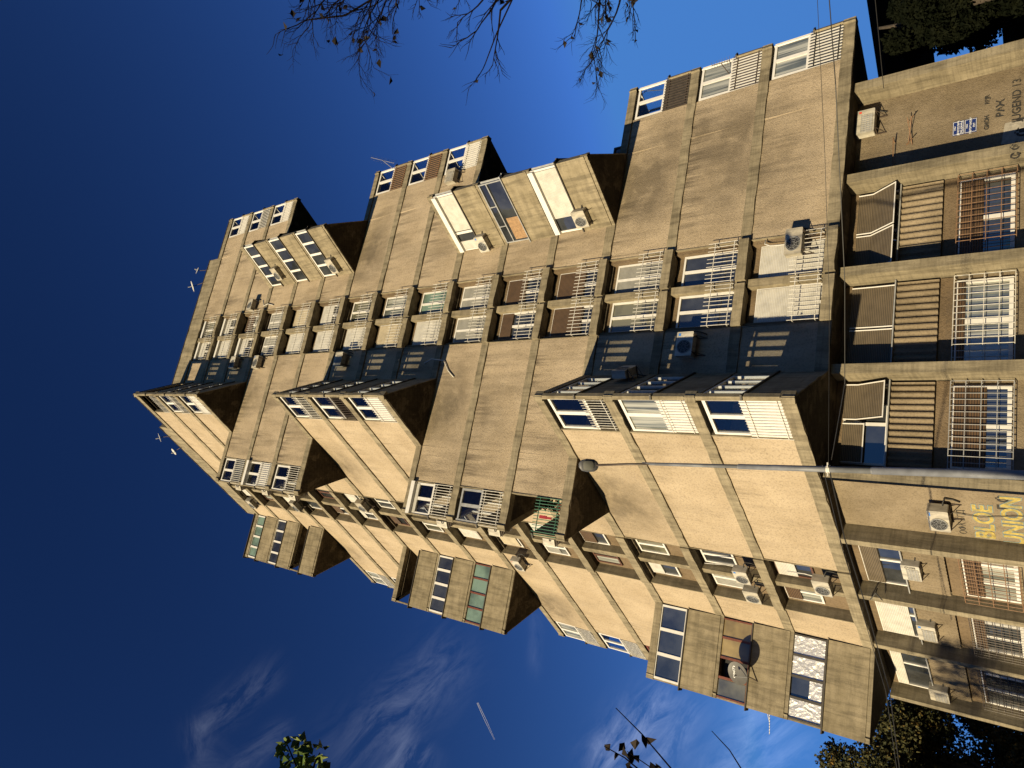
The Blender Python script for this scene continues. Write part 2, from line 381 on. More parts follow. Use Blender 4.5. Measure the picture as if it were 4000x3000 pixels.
def empty(name, loc, label, cat, group=None, mat=None):
    o = bpy.data.objects.new(name, None); COL.objects.link(o); o.empty_display_size = .2
    if mat is not None: o.matrix_world = mat; o.matrix_basis = mat
    else: o.location = loc; o.matrix_basis = Matrix.Translation(loc)
    o['label'] = label; o['category'] = cat
    if group: o['group'] = group
    return o
def tag(o, label=None, cat=None, group=None, kind=None):
    if label: o['label'] = label
    if cat: o['category'] = cat
    if group: o['group'] = group
    if kind: o['kind'] = kind
    return o
def textdata(body, size, align='CENTER', bold=0.0):
    cu = bpy.data.curves.new('t', 'FONT'); cu.body = body; cu.size = size; cu.align_x = align; cu.align_y = 'CENTER'; cu.offset = bold
    ob = bpy.data.objects.new('t', cu); COL.objects.link(ob); bpy.context.view_layer.update()
    dg = bpy.context.evaluated_depsgraph_get(); me = bpy.data.meshes.new_from_object(ob.evaluated_get(dg))
    v = [tuple(q.co) for q in me.vertices]; f = [tuple(p.vertices) for p in me.polygons]
    bpy.data.objects.remove(ob); bpy.data.curves.remove(cu); bpy.data.meshes.remove(me)
    return v, f
def addtext(mb, body, size, org, xd, yd, bold=0.0, align='CENTER'):
    v, f = textdata(body, size, align, bold); b = len(mb.v)
    mb.v += [tuple(org + xd * q[0] + yd * q[1]) for q in v]
    for p in f: mb.f.append(tuple(b + i for i in p)); mb.mi.append(mb.m)
# ------------------------------------------------------------------ ground
mb = MB(); mb.quad([Vector((-400, -300, 0)), Vector((400, -300, 0)), Vector((400, 500, 0)), Vector((-400, 500, 0))])
gm_, t, p = newmat('grass_ground'); co = objc(t)
lk(t, mix(t, ramp(t, noise(t, co, .5, 6), [(.35, 0), (.65, 1)]), (.03, .03, .015), (.05, .045, .025)), p.inputs['Base Color']); p.inputs['Roughness'].default_value = 1
tag(mb.build('ground', gm_), kind='structure')
mb = MB(); mb.prism([Vector((-60, 13.2, 0)), Vector((-60, 9.8, 0)), Vector((60, 9.8, 0)), Vector((60, 13.2, 0))], .004, .10)
pm, t, p = newmat('paving_concrete'); co = objc(t)
lk(t, mix(t, ramp(t, noise(t, co, 2, 5), [(.3, 0), (.7, 1)]), (.10, .09, .075), (.15, .135, .115)), p.inputs['Base Color']); p.inputs['Roughness'].default_value = .9
tag(mb.build('pavement', pm), kind='structure')
mb = MB(); mb.quad([Vector((-60, -6, .004)), Vector((60, -6, .004)), Vector((60, 9.8, .004)), Vector((-60, 9.8, .004))])
rm, t, p = newmat('asphalt'); co = objc(t)
lk(t, mix(t, ramp(t, noise(t, co, 8, 5), [(.3, 0), (.7, 1)]), (.04, .04, .04), (.065, .062, .06)), p.inputs['Base Color']); p.inputs['Roughness'].default_value = .9
tag(mb.build('road', rm), kind='structure')
# ------------------------------------------------------------------ tower
TW = empty('apartment_tower', G(1.5, 3), 'beige brutalist apartment tower of concrete bands, wedge bays and glazed balconies', 'apartment building')
U = UN
def frame_window(fr, a0, a1, z0, z1, d, cols=2, pane='pane', shut=None, frac=1.0, fm='white', name='window', rows=1, fw=.07, box=False, label=None, splits=None, holes=None):
    """a window part: frame mesh, child pane, child shutter"""
    h = lambda m: m / FH
    mb = MB()
    mb.box(fr, a0, a1, z0, z0 + h(fw), d - .05, d + .03); mb.box(fr, a0, a1, z1 - h(fw), z1, d - .05, d + .03)
    mb.box(fr, a0, a0 + fw, z0 + h(fw), z1 - h(fw), d - .05, d + .03); mb.box(fr, a1 - fw, a1, z0 + h(fw), z1 - h(fw), d - .05, d + .03)
    for i in range(1, cols):
        c = a0 + (a1 - a0) * (splits[i - 1] if splits else i / cols); mb.box(fr, c - fw * .75, c + fw * .75, z0 + h(fw), z1 - h(fw), d - .045, d + .025)
    for i in range(1, rows):
        c = z0 + (z1 - z0) * i / rows; mb.box(fr, a0 + fw, a1 - fw, c - h(fw * .5), c + h(fw * .5), d - .04, d + .02)
    o = mb.build(name, M[fm], TW)
    if label: o['label'] = label
    if pane != 'open':
        pb = MB(); 
        if holes:
            for (x0, x1) in holes: pb.box(fr, a0 + (a1 - a0) * x0, a0 + (a1 - a0) * x1, z0 + h(fw * .5), z1 - h(fw * .5), d - .03, d - .02)
        else: pb.box(fr, a0 + fw * .5, a1 - fw * .5, z0 + h(fw * .5), z1 - h(fw * .5), d - .03, d - .02)
        (split_build(pb, 'pane', M[pane], o) if holes else pb.build('pane', M[pane], o))
    if shut:
        sb = MB(); zt = z1 - h(fw * .4); zb = zt - (z1 - z0 - h(fw)) * frac
        sb.box(fr, a0 + fw * .6, a1 - fw * .6, zb, zt, d - .015, d + .045 if shut != 'shut_grey' else d + .012)
        sb.build('shutter', M[shut], o)
    if box:
        xb = MB(); xb.box(fr, a0 - .03, a1 + .03, z1 - h(.06), z1 + h(.16), d - .02, d + .2); xb.build('shutter_box', M['white'], o)
    return o
def railing(fr, a0, a1, z0, z1, d, mat='whitemetal', n=None, rails=2, ret=0.0, r=.013, infill=None, spike=.0):
    mb = MB(); n = n or int((a1 - a0) / .115)
    for k in range(rails):
        z = z0 + (z1 - z0) * ((k + .5) / rails if rails > 1 else .9)
        z = z0 + (z1 - z0) * (.12 + .72 * k / max(rails - 1, 1))
        mb.tube([fr.p(a0, z, d - .02), fr.p(a1, z, d - .02)], .018, 4)
        if ret: 
            mb.tube([fr.p(a0, z, d - .02), fr.p(a0, z, d - ret)], .016, 4); mb.tube([fr.p(a1, z, d - .02), fr.p(a1, z, d - ret)], .016, 4)
    for i in range(n + 1):
        a = a0 + (a1 - a0) * i / n; mb.tube([fr.p(a, z0, d), fr.p(a, z1 + spike, d)], r, 4)
    o = mb.build('railing', M[mat], TW)
    if infill:
        ib = MB(); ib.box(fr, a0, a1, z0, z1, d - .07, d - .05); ib.build('infill_panel', M[infill], o)
    return o
def P2(i, j): return G(i, j)
ODD = [P2(0, 0), P2(1, 1), P2(5, 1), P2(5, 2), P2(6, 5), P2(4, 7), P2(1, 6), P2(0, 5), P2(-1, 4), P2(0, 4)]
RA = P2(3, 0) + BH * .1 + CH * .1; QP = P2(-.955, 1)
EVEN = [QP, P2(0, 1), P2(3, 1), RA, P2(4, 1), P2(5, 2), P2(6, 5), P2(4, 7), P2(1, 6), P2(0, 6), P2(0, 2)]
def inset(poly, d):
    n = len(poly); out = []
    for i in range(n):
        a = poly[i - 1]; b = poly[i]; c = poly[(i + 1) % n]
        e1 = (b - a).normalized(); e2 = (c - b).normalized(); n1 = Vector((-e1.y, e1.x, 0)); n2 = Vector((-e2.y, e2.x, 0))
        k = n1 + n2
        if k.length < .05: out.append(b + n1 * d); continue
        k = k / (1 + n1.dot(n2)); out.append(b + k * d)
    return out
BH_ = .13   # band height in floors
def panel(mb, fr, a0, a1, z0, z1, thick=.28):
    mb.box(fr, a0, a1, z0, z1, -thick, .012, -.035)
FBL = Fr(G(0, 4), -AH, NA)        # left bay face, s from B corner outwards
FBR = Fr(RA, (P2(3, 1) - RA).normalized(), NB); LBR = (P2(3, 1) - RA).length
nq = (RA - P2(3, 1)).normalized(); FBR.N = Vector((nq.y, -nq.x, 0)) if Vector((nq.y, -nq.x, 0)).dot(NB) > 0 else Vector((-nq.y, nq.x, 0))
FQ = Fr(QP, CH, -NC)              # left face of the even corner balcony
FRB = Fr(P2(5, 1), BH, -NB)       # far face of the right-hand balconies
FRC = Fr(RA, (P2(4, 1) - RA).normalized(), NC); LRC = (P2(4, 1) - RA).length
FLC = Fr(P2(-1, 4), CH, -NC)      # left face of left bays
FEC = Fr(P2(0, 6), AH, -NA)       # back face of the left end balconies
FBK = Fr(P2(4, 1), CH, NC)        # loggia back wall
FEK = Fr(P2(0, 5), CH, -NC)
A0, A1 = 1.5 * U, 2.5 * U; B0, B1 = 2.5 * U, 3.5 * U
ASTRIP = {0: [('pane_grey', 'shut_white', .97), ('pane_grey', 'shut_white', .97)], 1: [('pane', None, 0), ('pane', None, 0)], 2: [('pane_olive', 'shut_grey', 1), ('pane_olive', None, 0)],
 3: [('pane', 'shut_brown', .62), ('pane', 'shut_brown', .7)], 4: [('pane', 'shut_brown', .5), ('pane', 'shut_brown', .3)], 5: [('pane_grey', 'shut_grey', 1), ('pane_grey', 'shut_grey', 1)],
 6: [('pane_green', None, 0), ('pane_grey', 'shut_white', .85)], 7: [('pane_curtain', None, 0), ('pane_grey', 'shut_cream', .8)], 8: [('pane_olive', None, 0), ('pane_grey', 'shut_white', .9)],
 9: [('pane', 'shut_white', .5), ('pane_grey', 'shut_white', 1)], 10: [('pane_grey', 'shut_cream', .9), ('pane_grey', 'shut_white', .9)], 11: [('pane_grey', 'shut_grey', .8), ('pane_grey', 'shut_grey', .9)],
 12: [('pane_curtain', 'shut_brown', .4), ('pane', 'shut_white', .4)], 13: [('pane', 'shut_white', .3), ('pane_grey', 'shut_white', .8)], 14: [('pane_olive', None, 0), ('pane', 'shut_white', .4)]}
BSTRIP = {0: [('pane', 'shut_white', .55), ('pane_curtain', 'shut_brown', .42)], 1: [('pane', None, 0), ('pane_grey', 'shut_grey', 1)], 2: [('pane_olive', None, 0), ('pane', 'shut_white', .45)],
 3: [('pane', 'shut_brown', .55), ('pane_curtain', None, 0)], 4: [('pane', 'shut_white', .8), ('pane_grey', 'shut_grey', .65)], 5: [('pane_grey', 'shut_white', .9), ('pane_grey', 'shut_cream', .9)],
 6: [('pane', 'shut_white', .3), ('pane_grey', 'shut_white', 1)], 7: [('pane', 'shut_brown', .3), ('pane_olive', None, 0)], 8: [('pane', None, 0), ('pane', 'shut_brown', .5)],
 9: [('pane_grey', 'shut_white', .8), ('pane', 'shut_white', .3)], 10: [('pane', None, 0), ('pane', 'shut_brown', .6)], 11: [('pane_grey', 'shut_grey', .9), ('pane', None, 0)],
 12: [('pane_grey', 'shut_white', .7), ('pane_grey', 'shut_white', 1)], 13: [('pane', 'shut_white', .4), ('pane_curtain', None, 0)], 14: [('pane_grey', None, 0), ('pane', 'shut_white', .6)]}
for g in range(5):
    odd = g % 2 == 0; z = 3 * g; poly = ODD if odd else EVEN
    # slabs / bands
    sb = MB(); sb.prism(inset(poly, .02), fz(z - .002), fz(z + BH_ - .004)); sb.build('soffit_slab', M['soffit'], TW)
    bb = MB()
    for n in range(3):
        zz = z + n; th = BH_ if n else BH_ + .01
        segs = []
        aL = U if odd else QPs if False else (U if odd else -.955 * U); aR = 5 * U if odd else 3 * U
        segs.append((FA, aL, A0, .03)); segs.append((FA, A1, aR, .03))
        bL = 0 if odd else 2 * U; bR = 4 * U if odd else 6 * U
        segs.append((FB, bL, B0, .03)); segs.append((FB, B1, bR, .03)); segs.append((FB, B0, B1, .09))
        for (fr, s0, s1, pr) in segs: bb.rough(fr, s0, s1, zz, zz + th, -.24, pr)
        # strip ledges on face A
        if n or 1:
            bb.rough(FA, A0 + .02, (A0 + A1) / 2 - .05, zz - .0, zz + .12, -.3, .14); bb.rough(FA, (A0 + A1) / 2 + .05, A1 - .02, zz - .0, zz + .12, -.3, .20)
            bb.box(FA, A0, A1, zz + .0, zz + BH_, -.5, .02)
        if odd:
            bb.rough(FC, 0, U, zz, zz + .12, -.2, .02); bb.box(FRB, 0, U, zz, zz + th, -.2, .02)
            bb.box(FBL, -.02, U, zz, zz + .05, -.2, .06); bb.box(FLC, 0, U, zz, zz + .12, -.2, .02)
        else:
            bb.box(FQ, 0, U, zz, zz + th, -.2, .03); bb.box(FRC, 0, LRC, zz, zz + .12, -.2, .02); bb.box(FBR, 0, LBR, zz, zz + .05, -.2, .06); bb.box(FEC, 0, U, zz, zz + th, -.2, .02)
    top = MB()
    split_build(bb, 'floor_band', M['conc'], TW)
    for n in range(1, 4):
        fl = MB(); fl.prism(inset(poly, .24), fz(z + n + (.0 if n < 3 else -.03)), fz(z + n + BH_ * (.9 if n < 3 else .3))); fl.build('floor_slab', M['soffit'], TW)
    # roof edge of the group
    rb = MB()
    if odd:
        tz0, tz1 = z + 3.0, z + 3.12 if g < 4 else z + 3.22
        if g < 4:
            rb.rough(FB, 0, U, tz0, tz1, -.24, .035); rb.box(FC, 0, U, tz0, tz1, -.2, .022); rb.box(FA, 4 * U, 5 * U, tz0, tz1, -.24, .035); rb.box(FRB, 0, U, tz0, tz1, -.2, .022)
            rb.box(FBL, 0, U, tz0, tz1, -.2, .07); rb.box(FLC, 0, U, tz0, tz1, -.2, .022)
            rb.prism([P2(0, 0) , P2(1, 1), P2(0, 1)], fz(tz1 - .05), fz(tz1)); rb.prism([P2(4, 1), P2(5, 1), P2(5, 2)], fz(tz1 - .05), fz(tz1)); rb.prism([P2(0, 4), P2(-1, 4), P2(0, 5)][::-1], fz(tz1 - .05), fz(tz1))
    else:
        tz0, tz1 = z + 3.0, z + 3.12
        rb.rough(FA, -.955 * U, 0, tz0, tz1, -.24, .035); rb.box(FQ, 0, U, tz0, tz1, -.2, .022); rb.box(FBR, 0, LBR, tz0, tz1, -.2, .07); rb.box(FRC, 0, LRC, tz0, tz1, -.2, .022)
        rb.box(FB, 5 * U, 6 * U, tz0, tz1, -.24, .035); rb.box(FEC, 0, U, tz0, tz1, -.2, .022)
        rb.prism([QP, P2(0, 1), P2(0, 2)], fz(tz1 - .05), fz(tz1)); rb.prism([RA, P2(4, 1), P2(3, 1)], fz(tz1 - .05), fz(tz1)); rb.prism([P2(0, 5), P2(0, 6), P2(1, 6)][::-1], fz(tz1 - .05), fz(tz1))
    if rb.v: split_build(rb, 'roof_edge', M['conc'], TW)
    for n in range(3):
        zz = z + n; zb = zz + BH_; zt = zz + 1
        wl = MB()
        # face A
        sL = U if odd else -.5 * U; sR = 4.5 * U if odd else 3 * U
        panel(wl, FA, sL, A0, zb, zt); panel(wl, FA, A1, sR, zb, zt)
        if not odd: panel(wl, FA, 3 * U, 4 * U, zb, zt)      # wall behind the wedge bay
        else: panel(wl, FA, 0.0, U, zb, zt)                 # wall behind the corner balcony
        # face B
        sL = .53 * U if odd else 2 * U; sR = 4 * U if odd else 5.5 * U
        panel(wl, FB, sL, B0, zb, zt); panel(wl, FB, B1, sR, zb, zt)
        if not odd: panel(wl, FB, U, 2 * U, zb, zt)
        else: panel(wl, FB, 4 * U, 5 * U, zb, zt)
        # loggia back walls and hidden sides
        wl.box(FBK, 0, U, zb, zt, -.2, 0); wl.box(FEK, 0, U, zb, zt, -.2, 0)
        back = [P2(5, 2), P2(6, 5), P2(4, 7), P2(1, 6)]
        for i in range(3):
            a_, b_ = back[i], back[i + 1]; e = (b_ - a_).normalized(); fr = Fr(a_, e, Vector((e.y, -e.x, 0))); wl.box(fr, 0, (b_ - a_).length, zb, zt, -.2, 0)
        split_build(wl, 'wall', M['render'], TW)
        # ---- recessed strip on face A
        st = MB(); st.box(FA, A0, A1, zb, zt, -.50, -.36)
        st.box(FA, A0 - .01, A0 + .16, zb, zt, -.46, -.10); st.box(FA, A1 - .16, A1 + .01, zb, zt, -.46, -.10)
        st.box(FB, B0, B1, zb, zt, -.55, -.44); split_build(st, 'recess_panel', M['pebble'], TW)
        pr = MB(); pr.box(FA, 2 * U - .14, 2 * U + .14, zb, zt, -.46, -.06); pr.box(FA, A0 - .0, A0 + .03, zb, zt, -.46, .01); pr.box(FA, A1 - .03, A1, zb, zt, -.46, .01)
        pr.box(FB, 3 * U - .13, 3 * U + .13, zb, zt, -.44, -.08); pr.box(FB, B0, B0 + .03, zb, zt, -.44, .01); pr.box(FB, B1 - .04, B1, zb, zt, -.44, .01)
        split_build(pr, 'pier', M['conc2'], TW)
        fl_ = zz
        for k, (a0, a1) in enumerate(((2 * U + .15, A1 - .17), (A0 + .17, 2 * U - .15))):
            pa, sh, fc = ASTRIP[fl_][k]
            frame_window(FA, a0, a1, zb + .01, zz + .9, -.30, 2, pa, sh, fc, box=(fl_ in (13, 14) or (fl_ in (12,) and k == 1)))
            railing(FA, a0 - .1, a1 + .1, zb - .0, zz + .47, .22 if k == 0 else .16, n=10, ret=.5, rails=2, r=.012, spike=random.choice((0, .02, .03)), mat='whitemetal')
        for k, (a0, a1) in enumerate(((B0 + .30, 3 * U - .22), (3 * U + .22, B1 - .30))):
            pa, sh, fc = BSTRIP[fl_][k]
            frame_window(FB, a0, a1, zz + .5, zz + .96, -.38, 2 if (fl_ + k) % 3 else 1, pa, sh, fc, fm='white' if (fl_ * 3 + k) % 5 else 'brownframe')
        # ---- corner balconies
        if odd:
            # dark flank (face C) and face B opening
            wk = MB(); wk.box(FC, 0.0, U, zb, zz + .50, -.12, .0); wk.box(FC, 0, .14, zz + .5, zt, -.12, 0); wk.box(FC, U - .35, U, zz + .5, zt, -.12, 0)
            wk.box(FB, .0, .10, zb, zt, -.14, 0); wk.box(FB, .53 * U - .05, .53 * U, zb, zt, -.2, .005)
            split_build(wk, 'balcony_parapet', M['conc2'], TW)
            fb = MB(); fb.box(FC, -.06, U, zz + .5, zz + .52, -.1, .06); split_build(fb, 'flashing', M['flash'], TW)
            glz = 'clear' if not (g == 4 and n == 2) else 'open'
            if glz == 'clear':
                frame_window(FC, .15, U - .36, zz + .53, zz + .99, -.05, 4, 'clear', fm='white', name='balcony_window')
            variant = [(0, 0), (0, 1), (0, 2)]
            if g == 0:
                frame_window(FB, .12, .52 * U, (zb + .28) if n != 0 else zb + .02, zt - .04, -.08, 2, 'clear' if n != 1 else 'pane_curtain', name='balcony_window', fw=.1, shut=None)
                if n: railing(FB, .12, .52 * U, zb + .02, zz + .5, -.02, infill='white' if n == 1 else None, rails=2, r=.012)
                else: railing(FB, .12, .52 * U, zb + .0, zz + .56, .03, infill='white', rails=2, r=.012)
            elif glz == 'clear':
                frame_window(FB, .12, .52 * U, zz + .46, zt - .04, -.08, 2, 'clear', name='balcony_window', fw=.1)
                railing(FB, .12, .52 * U, zb + .0, zz + .55, .02, rails=2, r=.014, infill='white' if n == 0 else None, mat='whitemetal' if (g, n) != (2, 1) else 'darkmetal')
            else:
                railing(FB, .12, .52 * U, zb + .0, zz + .45, .02, rails=2, r=.016)
            # right hand end
            wk = MB(); wk.box(FA, 5 * U - .1, 5 * U, zb, zz + .5, -.14, 0)
            wk.box(FRB, 0, U, zb, zz + .47, -.12, 0)
            split_build(wk, 'balcony_parapet', M['conc2'], TW)
            fb = MB(); fb.box(FRB, -.06, U, zz + .47, zz + .49, -.12, .08); split_build(fb, 'flashing', M['flash'], TW)
            frame_window(FA, 4.5 * U + .02, 5 * U - .05, zz + .52, zt - .03, -.06, 2, 'pane_curtain' if (g, n) in ((0, 0), (0, 1)) else 'clear', name='balcony_window', fw=.09, fm='white', splits=[.5])
            frame_window(FRB, .08, U - .1, zz + .5, zt - .02, -.06, 3, 'clear', name='balcony_window', fw=.06)
            inf = 'white' if (g == 0 and n < 2) or (g == 2 and n == 0) or (g == 4 and n != 1) else None
            rm_ = {(0, 0): 'black', (0, 1): 'darkmetal', (0, 2): 'darkmetal', (2, 1): 'rust', (2, 2): 'rust', (2, 0): 'whitemetal'}.get((g, n), 'whitemetal')
            railing(FA, 4.5 * U + .03, 5 * U - .08, zb, zz + .52, .03, rm_, n=12, rails=2, infill=inf or ('flash' if (g, n) in ((0, 2), (2, 1), (2, 2)) else 'pane'), r=.017)
            # wedge bay on the left
            loggia = (g == 2 and n == 2) or (g == 4 and n == 0)
            wk = MB(); wk.box(FBL, .0, U, zz + .05, zz + .55, -.16, .10, .13); wk.box(FLC, 0, U, zz + .12, zz + .52, -.14, 0)
            wk.box(FBL, U - .08, U, zz + .55, zt, -.14, .0); split_build(wk, 'bay_parapet', M['conc2'], TW)
            fb = MB(); fb.box(FBL, -.0, U + .12, zz + .55, zz + .565, -.16, .20); split_build(fb, 'flashing', M['flash'], TW)
            if not loggia:
                pn = 'pane'; fm = 'white'; kw = {}
                if g == 0 and n == 0: pn, fm = 'foil', 'flash'
                if g == 0 and n == 1: pn, fm = 'pane_yellow', 'redframe'
                if g == 2 and n == 0: pn, fm = 'pane_green', 'redframe'
                if g == 4: pn = 'pane_green' if n == 2 else 'pane'
                holes = [(.01, .5), (.76, .99)] if (g == 0 and n == 0) else ([(.01, .5), (.75, .99)] if g == 0 and n == 1 else None)
                ow = frame_window(FBL, .04, U - .06, zz + .57, zt + .02, .0, 3 if (g == 0 and n == 2) else 4, pn, fm=fm, name='bay_window', fw=.06 if fm != 'white' else .09, holes=holes)
                if holes:
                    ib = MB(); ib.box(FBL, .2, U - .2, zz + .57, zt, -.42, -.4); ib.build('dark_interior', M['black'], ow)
                if g == 0 and n == 0:
                    ib = MB(); ib.box(FBL, .04 + .51 * 3.06, .04 + .74 * 3.06, zz + .6, zz + .76, -.03, -.02); ib.build('torn_foil', M['foil'], ow)
                    ib = MB(); ib.box(FBL, .04 + .5 * 3.06, .04 + .75 * 3.06, zz + .76, zt, -.06, -.05); ib.build('pane', M['pane'], ow)
                if g == 0 and n == 1:
                    ib = MB(); ib.box(FBL, U - .75, U - .1, zz + .6, zt, -.018, -.01); ib.build('pane', M['pane_olive'], ow)
        else:
            # corner balcony on face A at the left
            q0 = -.955 * U
            wk = MB(); wk.box(FA, -.5 * U - .001, -.5 * U + .04, zb, zt, -.3, .006); wk.box(FA, q0, q0 + .07, zb, zt if (g, n) != (1, 0) else zz + .5, -.12, 0)
            wk.box(FQ, 0, U, zb, zz + .5, -.12, 0); split_build(wk, 'balcony_parapet', M['conc2'], TW)
            fb = MB(); fb.box(FQ, -.06, U, zz + .5, zz + .52, -.12, .07); split_build(fb, 'flashing', M['flash'], TW)
            if (g, n) == (1, 0):
                railing(FA, q0 + .05, -.5 * U - .02, zb, zz + .55, .04, 'green', n=12, rails=2, r=.016)
            else:
                frame_window(FA, q0 + .07, -.5 * U - .02, zz + .53 if n else zz + .5, zt - .05, -.06, 2, 'clear', name='balcony_window', fw=.09, fm='white' if (g, n) != (1, 1) else 'grey', shut='shut_white' if (g, n) == (1, 2) else None, frac=.2, box=(n == 2 and g == 1) or (g == 3 and n == 1))
                frame_window(FQ, .1, U - .1, zz + .53, zt - .03, -.06, 3, 'clear', name='balcony_window', fw=.06)
                railing(FA, q0 + .05, -.5 * U - .02, zb, zz + .53, .04, 'whitemetal', n=12, rails=2, r=.014, infill='white' if (g, n) in ((3, 1),) else 'pane_grey' if (g, n) == (3, 2) else None)
            # wedge bay on the right
            wk = MB(); wk.box(FBR, 0, LBR, zz + .05, zz + .50, -.16, .10, .13); wk.box(FRC, 0, LRC, zz + .12, zz + .5, -.14, 0)
            split_build(wk, 'bay_parapet', M['conc2'], TW)
            fb = MB(); fb.box(FBR, -.12, LBR + .02, zz + .5, zz + .515, -.16, .20); fb.box(FRC, -.05, LRC, zz + .5, zz + .515, -.16, .16); split_build(fb, 'flashing', M['flash'] if (g, n) != (1, 1) else M['grey'], TW)
            L0, L1 = .06, LBR - .05
            if g == 1 and n in (0, 2):
                ow = frame_window(FBR, L0, L1, zz + .52, zt - .0, .0, 3, 'pane', fm='white', name='bay_window', fw=.08, splits=[.33, .68])
                ib = MB()
                if n == 2:
                    ib.box(FBR, L0 + .1, L0 + .62 * LBR, zz + .54, zt - .03, .0, .03); ib.box(FBR, L0 + .80 * LBR, L1 - .05, zz + .54, zt - .03, .0, .03)
                else: ib.box(FBR, L0 + .1, L0 + .74 * LBR, zz + .54, zt - .03, .0, .03)
                ib.build('shutter', M['shut_white'], ow)
                ib = MB(); ib.box(FBR, L0 + .02, L1, zt - .07, zt + .02, .03, .16); ib.build('shutter_box', M['white'], ow)
            elif g == 1:
                ow = frame_window(FBR, L0, L1, zz + .52, zt + .0, .03, 1, 'pane', fm='grey', name='bay_window', fw=.05)
                ib = MB(); ib.box(FBR, L0 + .05, L1 - .05, zz + .84, zz + .86, .02, .065)
                for k in (.36, .68): ib.box(FBR, L0 + k * LBR, L0 + k * LBR + .04, zz + .86, zt - .02, .02, .065)
                ib.build('glazing_bar', M['grey'], ow)
                ib = MB(); ib.box(FBR, L0 + .58 * LBR, L0 + .93 * LBR, zz + .55, zz + .8, .015, .024); ib.build('bamboo_blind', M['board'], ow)
            else:
                frame_window(FBR, L0, L1, zz + .52, zt - .0, .0, 4, 'pane' if n else 'pane', fm='white', name='bay_window', fw=.085)
            frame_window(FRC, .1, LRC - .1, zz + .53, zt - .02, .02, 3, 'pane', fm='grey', name='bay_window', fw=.06)
            # left end balcony of face B
            wk = MB(); wk.box(FB, 6 * U - .08, 6 * U, zb, zz + .5, -.12, 0); wk.box(FEC, 0, U, zb, zz + .47, -.12, 0); split_build(wk, 'balcony_parapet', M['conc2'], TW)
            fb = MB(); fb.box(FEC, -.08, U, zz + .47, zz + .49, -.12, .08); split_build(fb, 'flashing', M['flash'], TW)
            frame_window(FB, 5.5 * U + .02, 6 * U - .04, zz + .5, zt - .03, -.06, 2, 'pane_curtain' if (g + n) % 2 else 'clear', name='balcony_window', fw=.09, fm='white' if (g, n) != (1, 0) else 'redframe')
            railing(FB, 5.5 * U + .02, 6 * U - .04, zb, zz + .5, .03, 'whitemetal' if n else 'rust', n=12, rails=2, r=.014, infill='pane')
frame_window(FA, 4 * U + .35, 4 * U + 1.0, 3.13, 3.42, -.7, 2, 'pane', fm='darkmetal', name='terrace_screen')
frame_window(FA, 4 * U + .35, 4 * U + .9, 9.13, 9.35, -.7, 2, 'pane', fm='darkmetal', name='terrace_screen')
# roof of the tower
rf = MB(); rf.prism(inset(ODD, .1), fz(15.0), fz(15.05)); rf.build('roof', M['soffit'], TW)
pr = MB()
pr.box(FB, 0, U, 15.0, 15.18, -.24, .035); pr.box(FC, 0, U, 15.0, 15.18, -.2, .022)
pr.box(FA, 4 * U, 5 * U, 15.0, 15.16, -.24, .035); pr.box(FRB, 0, U, 15.0, 15.16, -.2, .022)
pr.box(FBL, 0, U, 15.0, 15.12, -.2, .08); pr.box(FLC, 0, U, 15.0, 15.12, -.2, .022)
pr.rough(FA, U - .3, 4 * U, 15.0, 15.60, -.24, .035); pr.rough(FB, U, 4 * U + .05, 15.0, 15.60, -.24, .035)
fr = Fr(P2(4, 1), CH, NC); pr.box(fr, .02, 2 * U, 15.0, 15.6, -.24, 0)
fr = Fr(P2(0, 4) + BH * .05, CH, -NC); pr.box(fr, .02, 2 * U, 15.0, 15.6, -.24, 0)
split_build(pr, 'roof_parapet', M['conc'], TW)
cp = MB(); cp.box(FA, U - .3, 4 * U + .04, 15.60, 15.615, -.3, .075); cp.box(FB, U, 4 * U + .05, 15.60, 15.615, -.3, .075)
cp.box(FB, 0, U, 15.18, 15.195, -.3, .075); cp.box(FC, 0, U, 15.18, 15.195, -.25, .06); cp.box(FA, 4 * U, 5 * U, 15.16, 15.175, -.3, .075); cp.box(FBL, -.05, U + .1, 15.12, 15.135, -.3, .2)
split_build(cp, 'roof_coping', M['flash'], TW)
vt = MB(); vt.box(FB, 1.3, 1.75, 15.18, 15.55, -.9, -.45); vt.build('roof_vent', M['dishwhite'], TW)
# ------------------------------------------------------------------ base storeys
DA, DB = -1.09, -.63
bw = MB()
ZG = -Z1 / FH
bw.box(FA, .30, 4.22 * U, ZG, -.003, DA - .25, DA)
bw.box(FB, U + .65, 16.7, ZG, -.003, DB - .25, DB)
k0 = P2(4.22, 1) - NA * -DA
e = CH; fr_r = Fr(FA.p(4.22 * U, 0, DA), CH, NC); bw.box(fr_r, 0.0, 14, ZG, -.003, -.25, -.01)
fr_l = Fr(FB.p(16.7, 0, DB), CH, -NC); bw.box(fr_l, 0.0, 10, ZG, -.003, -.25, -.01)
bw.build('base_wall', M['base'], TW)
fins = MB()
for s in (2.0 * U, 3.03 * U): fins.box(FA, s, s + .30, ZG, -.002, DA, -.24)
fins.box(FA, 1.0 * U, 1.0 * U + .30, ZG, -.002, DA, -.24)
fins.box(FA, 4.12 * U, 4.12 * U + .32, ZG, -.002, DA - .2, -.30)
fins.prism([FA.p(.0, 0, -.24), FA.p(.30, 0, -.24), FA.p(.50, 0, DA), FB.p(U + .62, 0, DB), FB.p(U + .18, 0, -.03)], 0, fz(-.002))
for s in (1.94 * U, 2.90 * U, 3.88 * U): fins.box(FB, s, s + .24, ZG, -.002, DB, -.02)
fins.box(FB, 15.95, 16.2, ZG, -.002, DB, -.02)
split_build(fins, 'concrete_fin', M['conc'], TW)
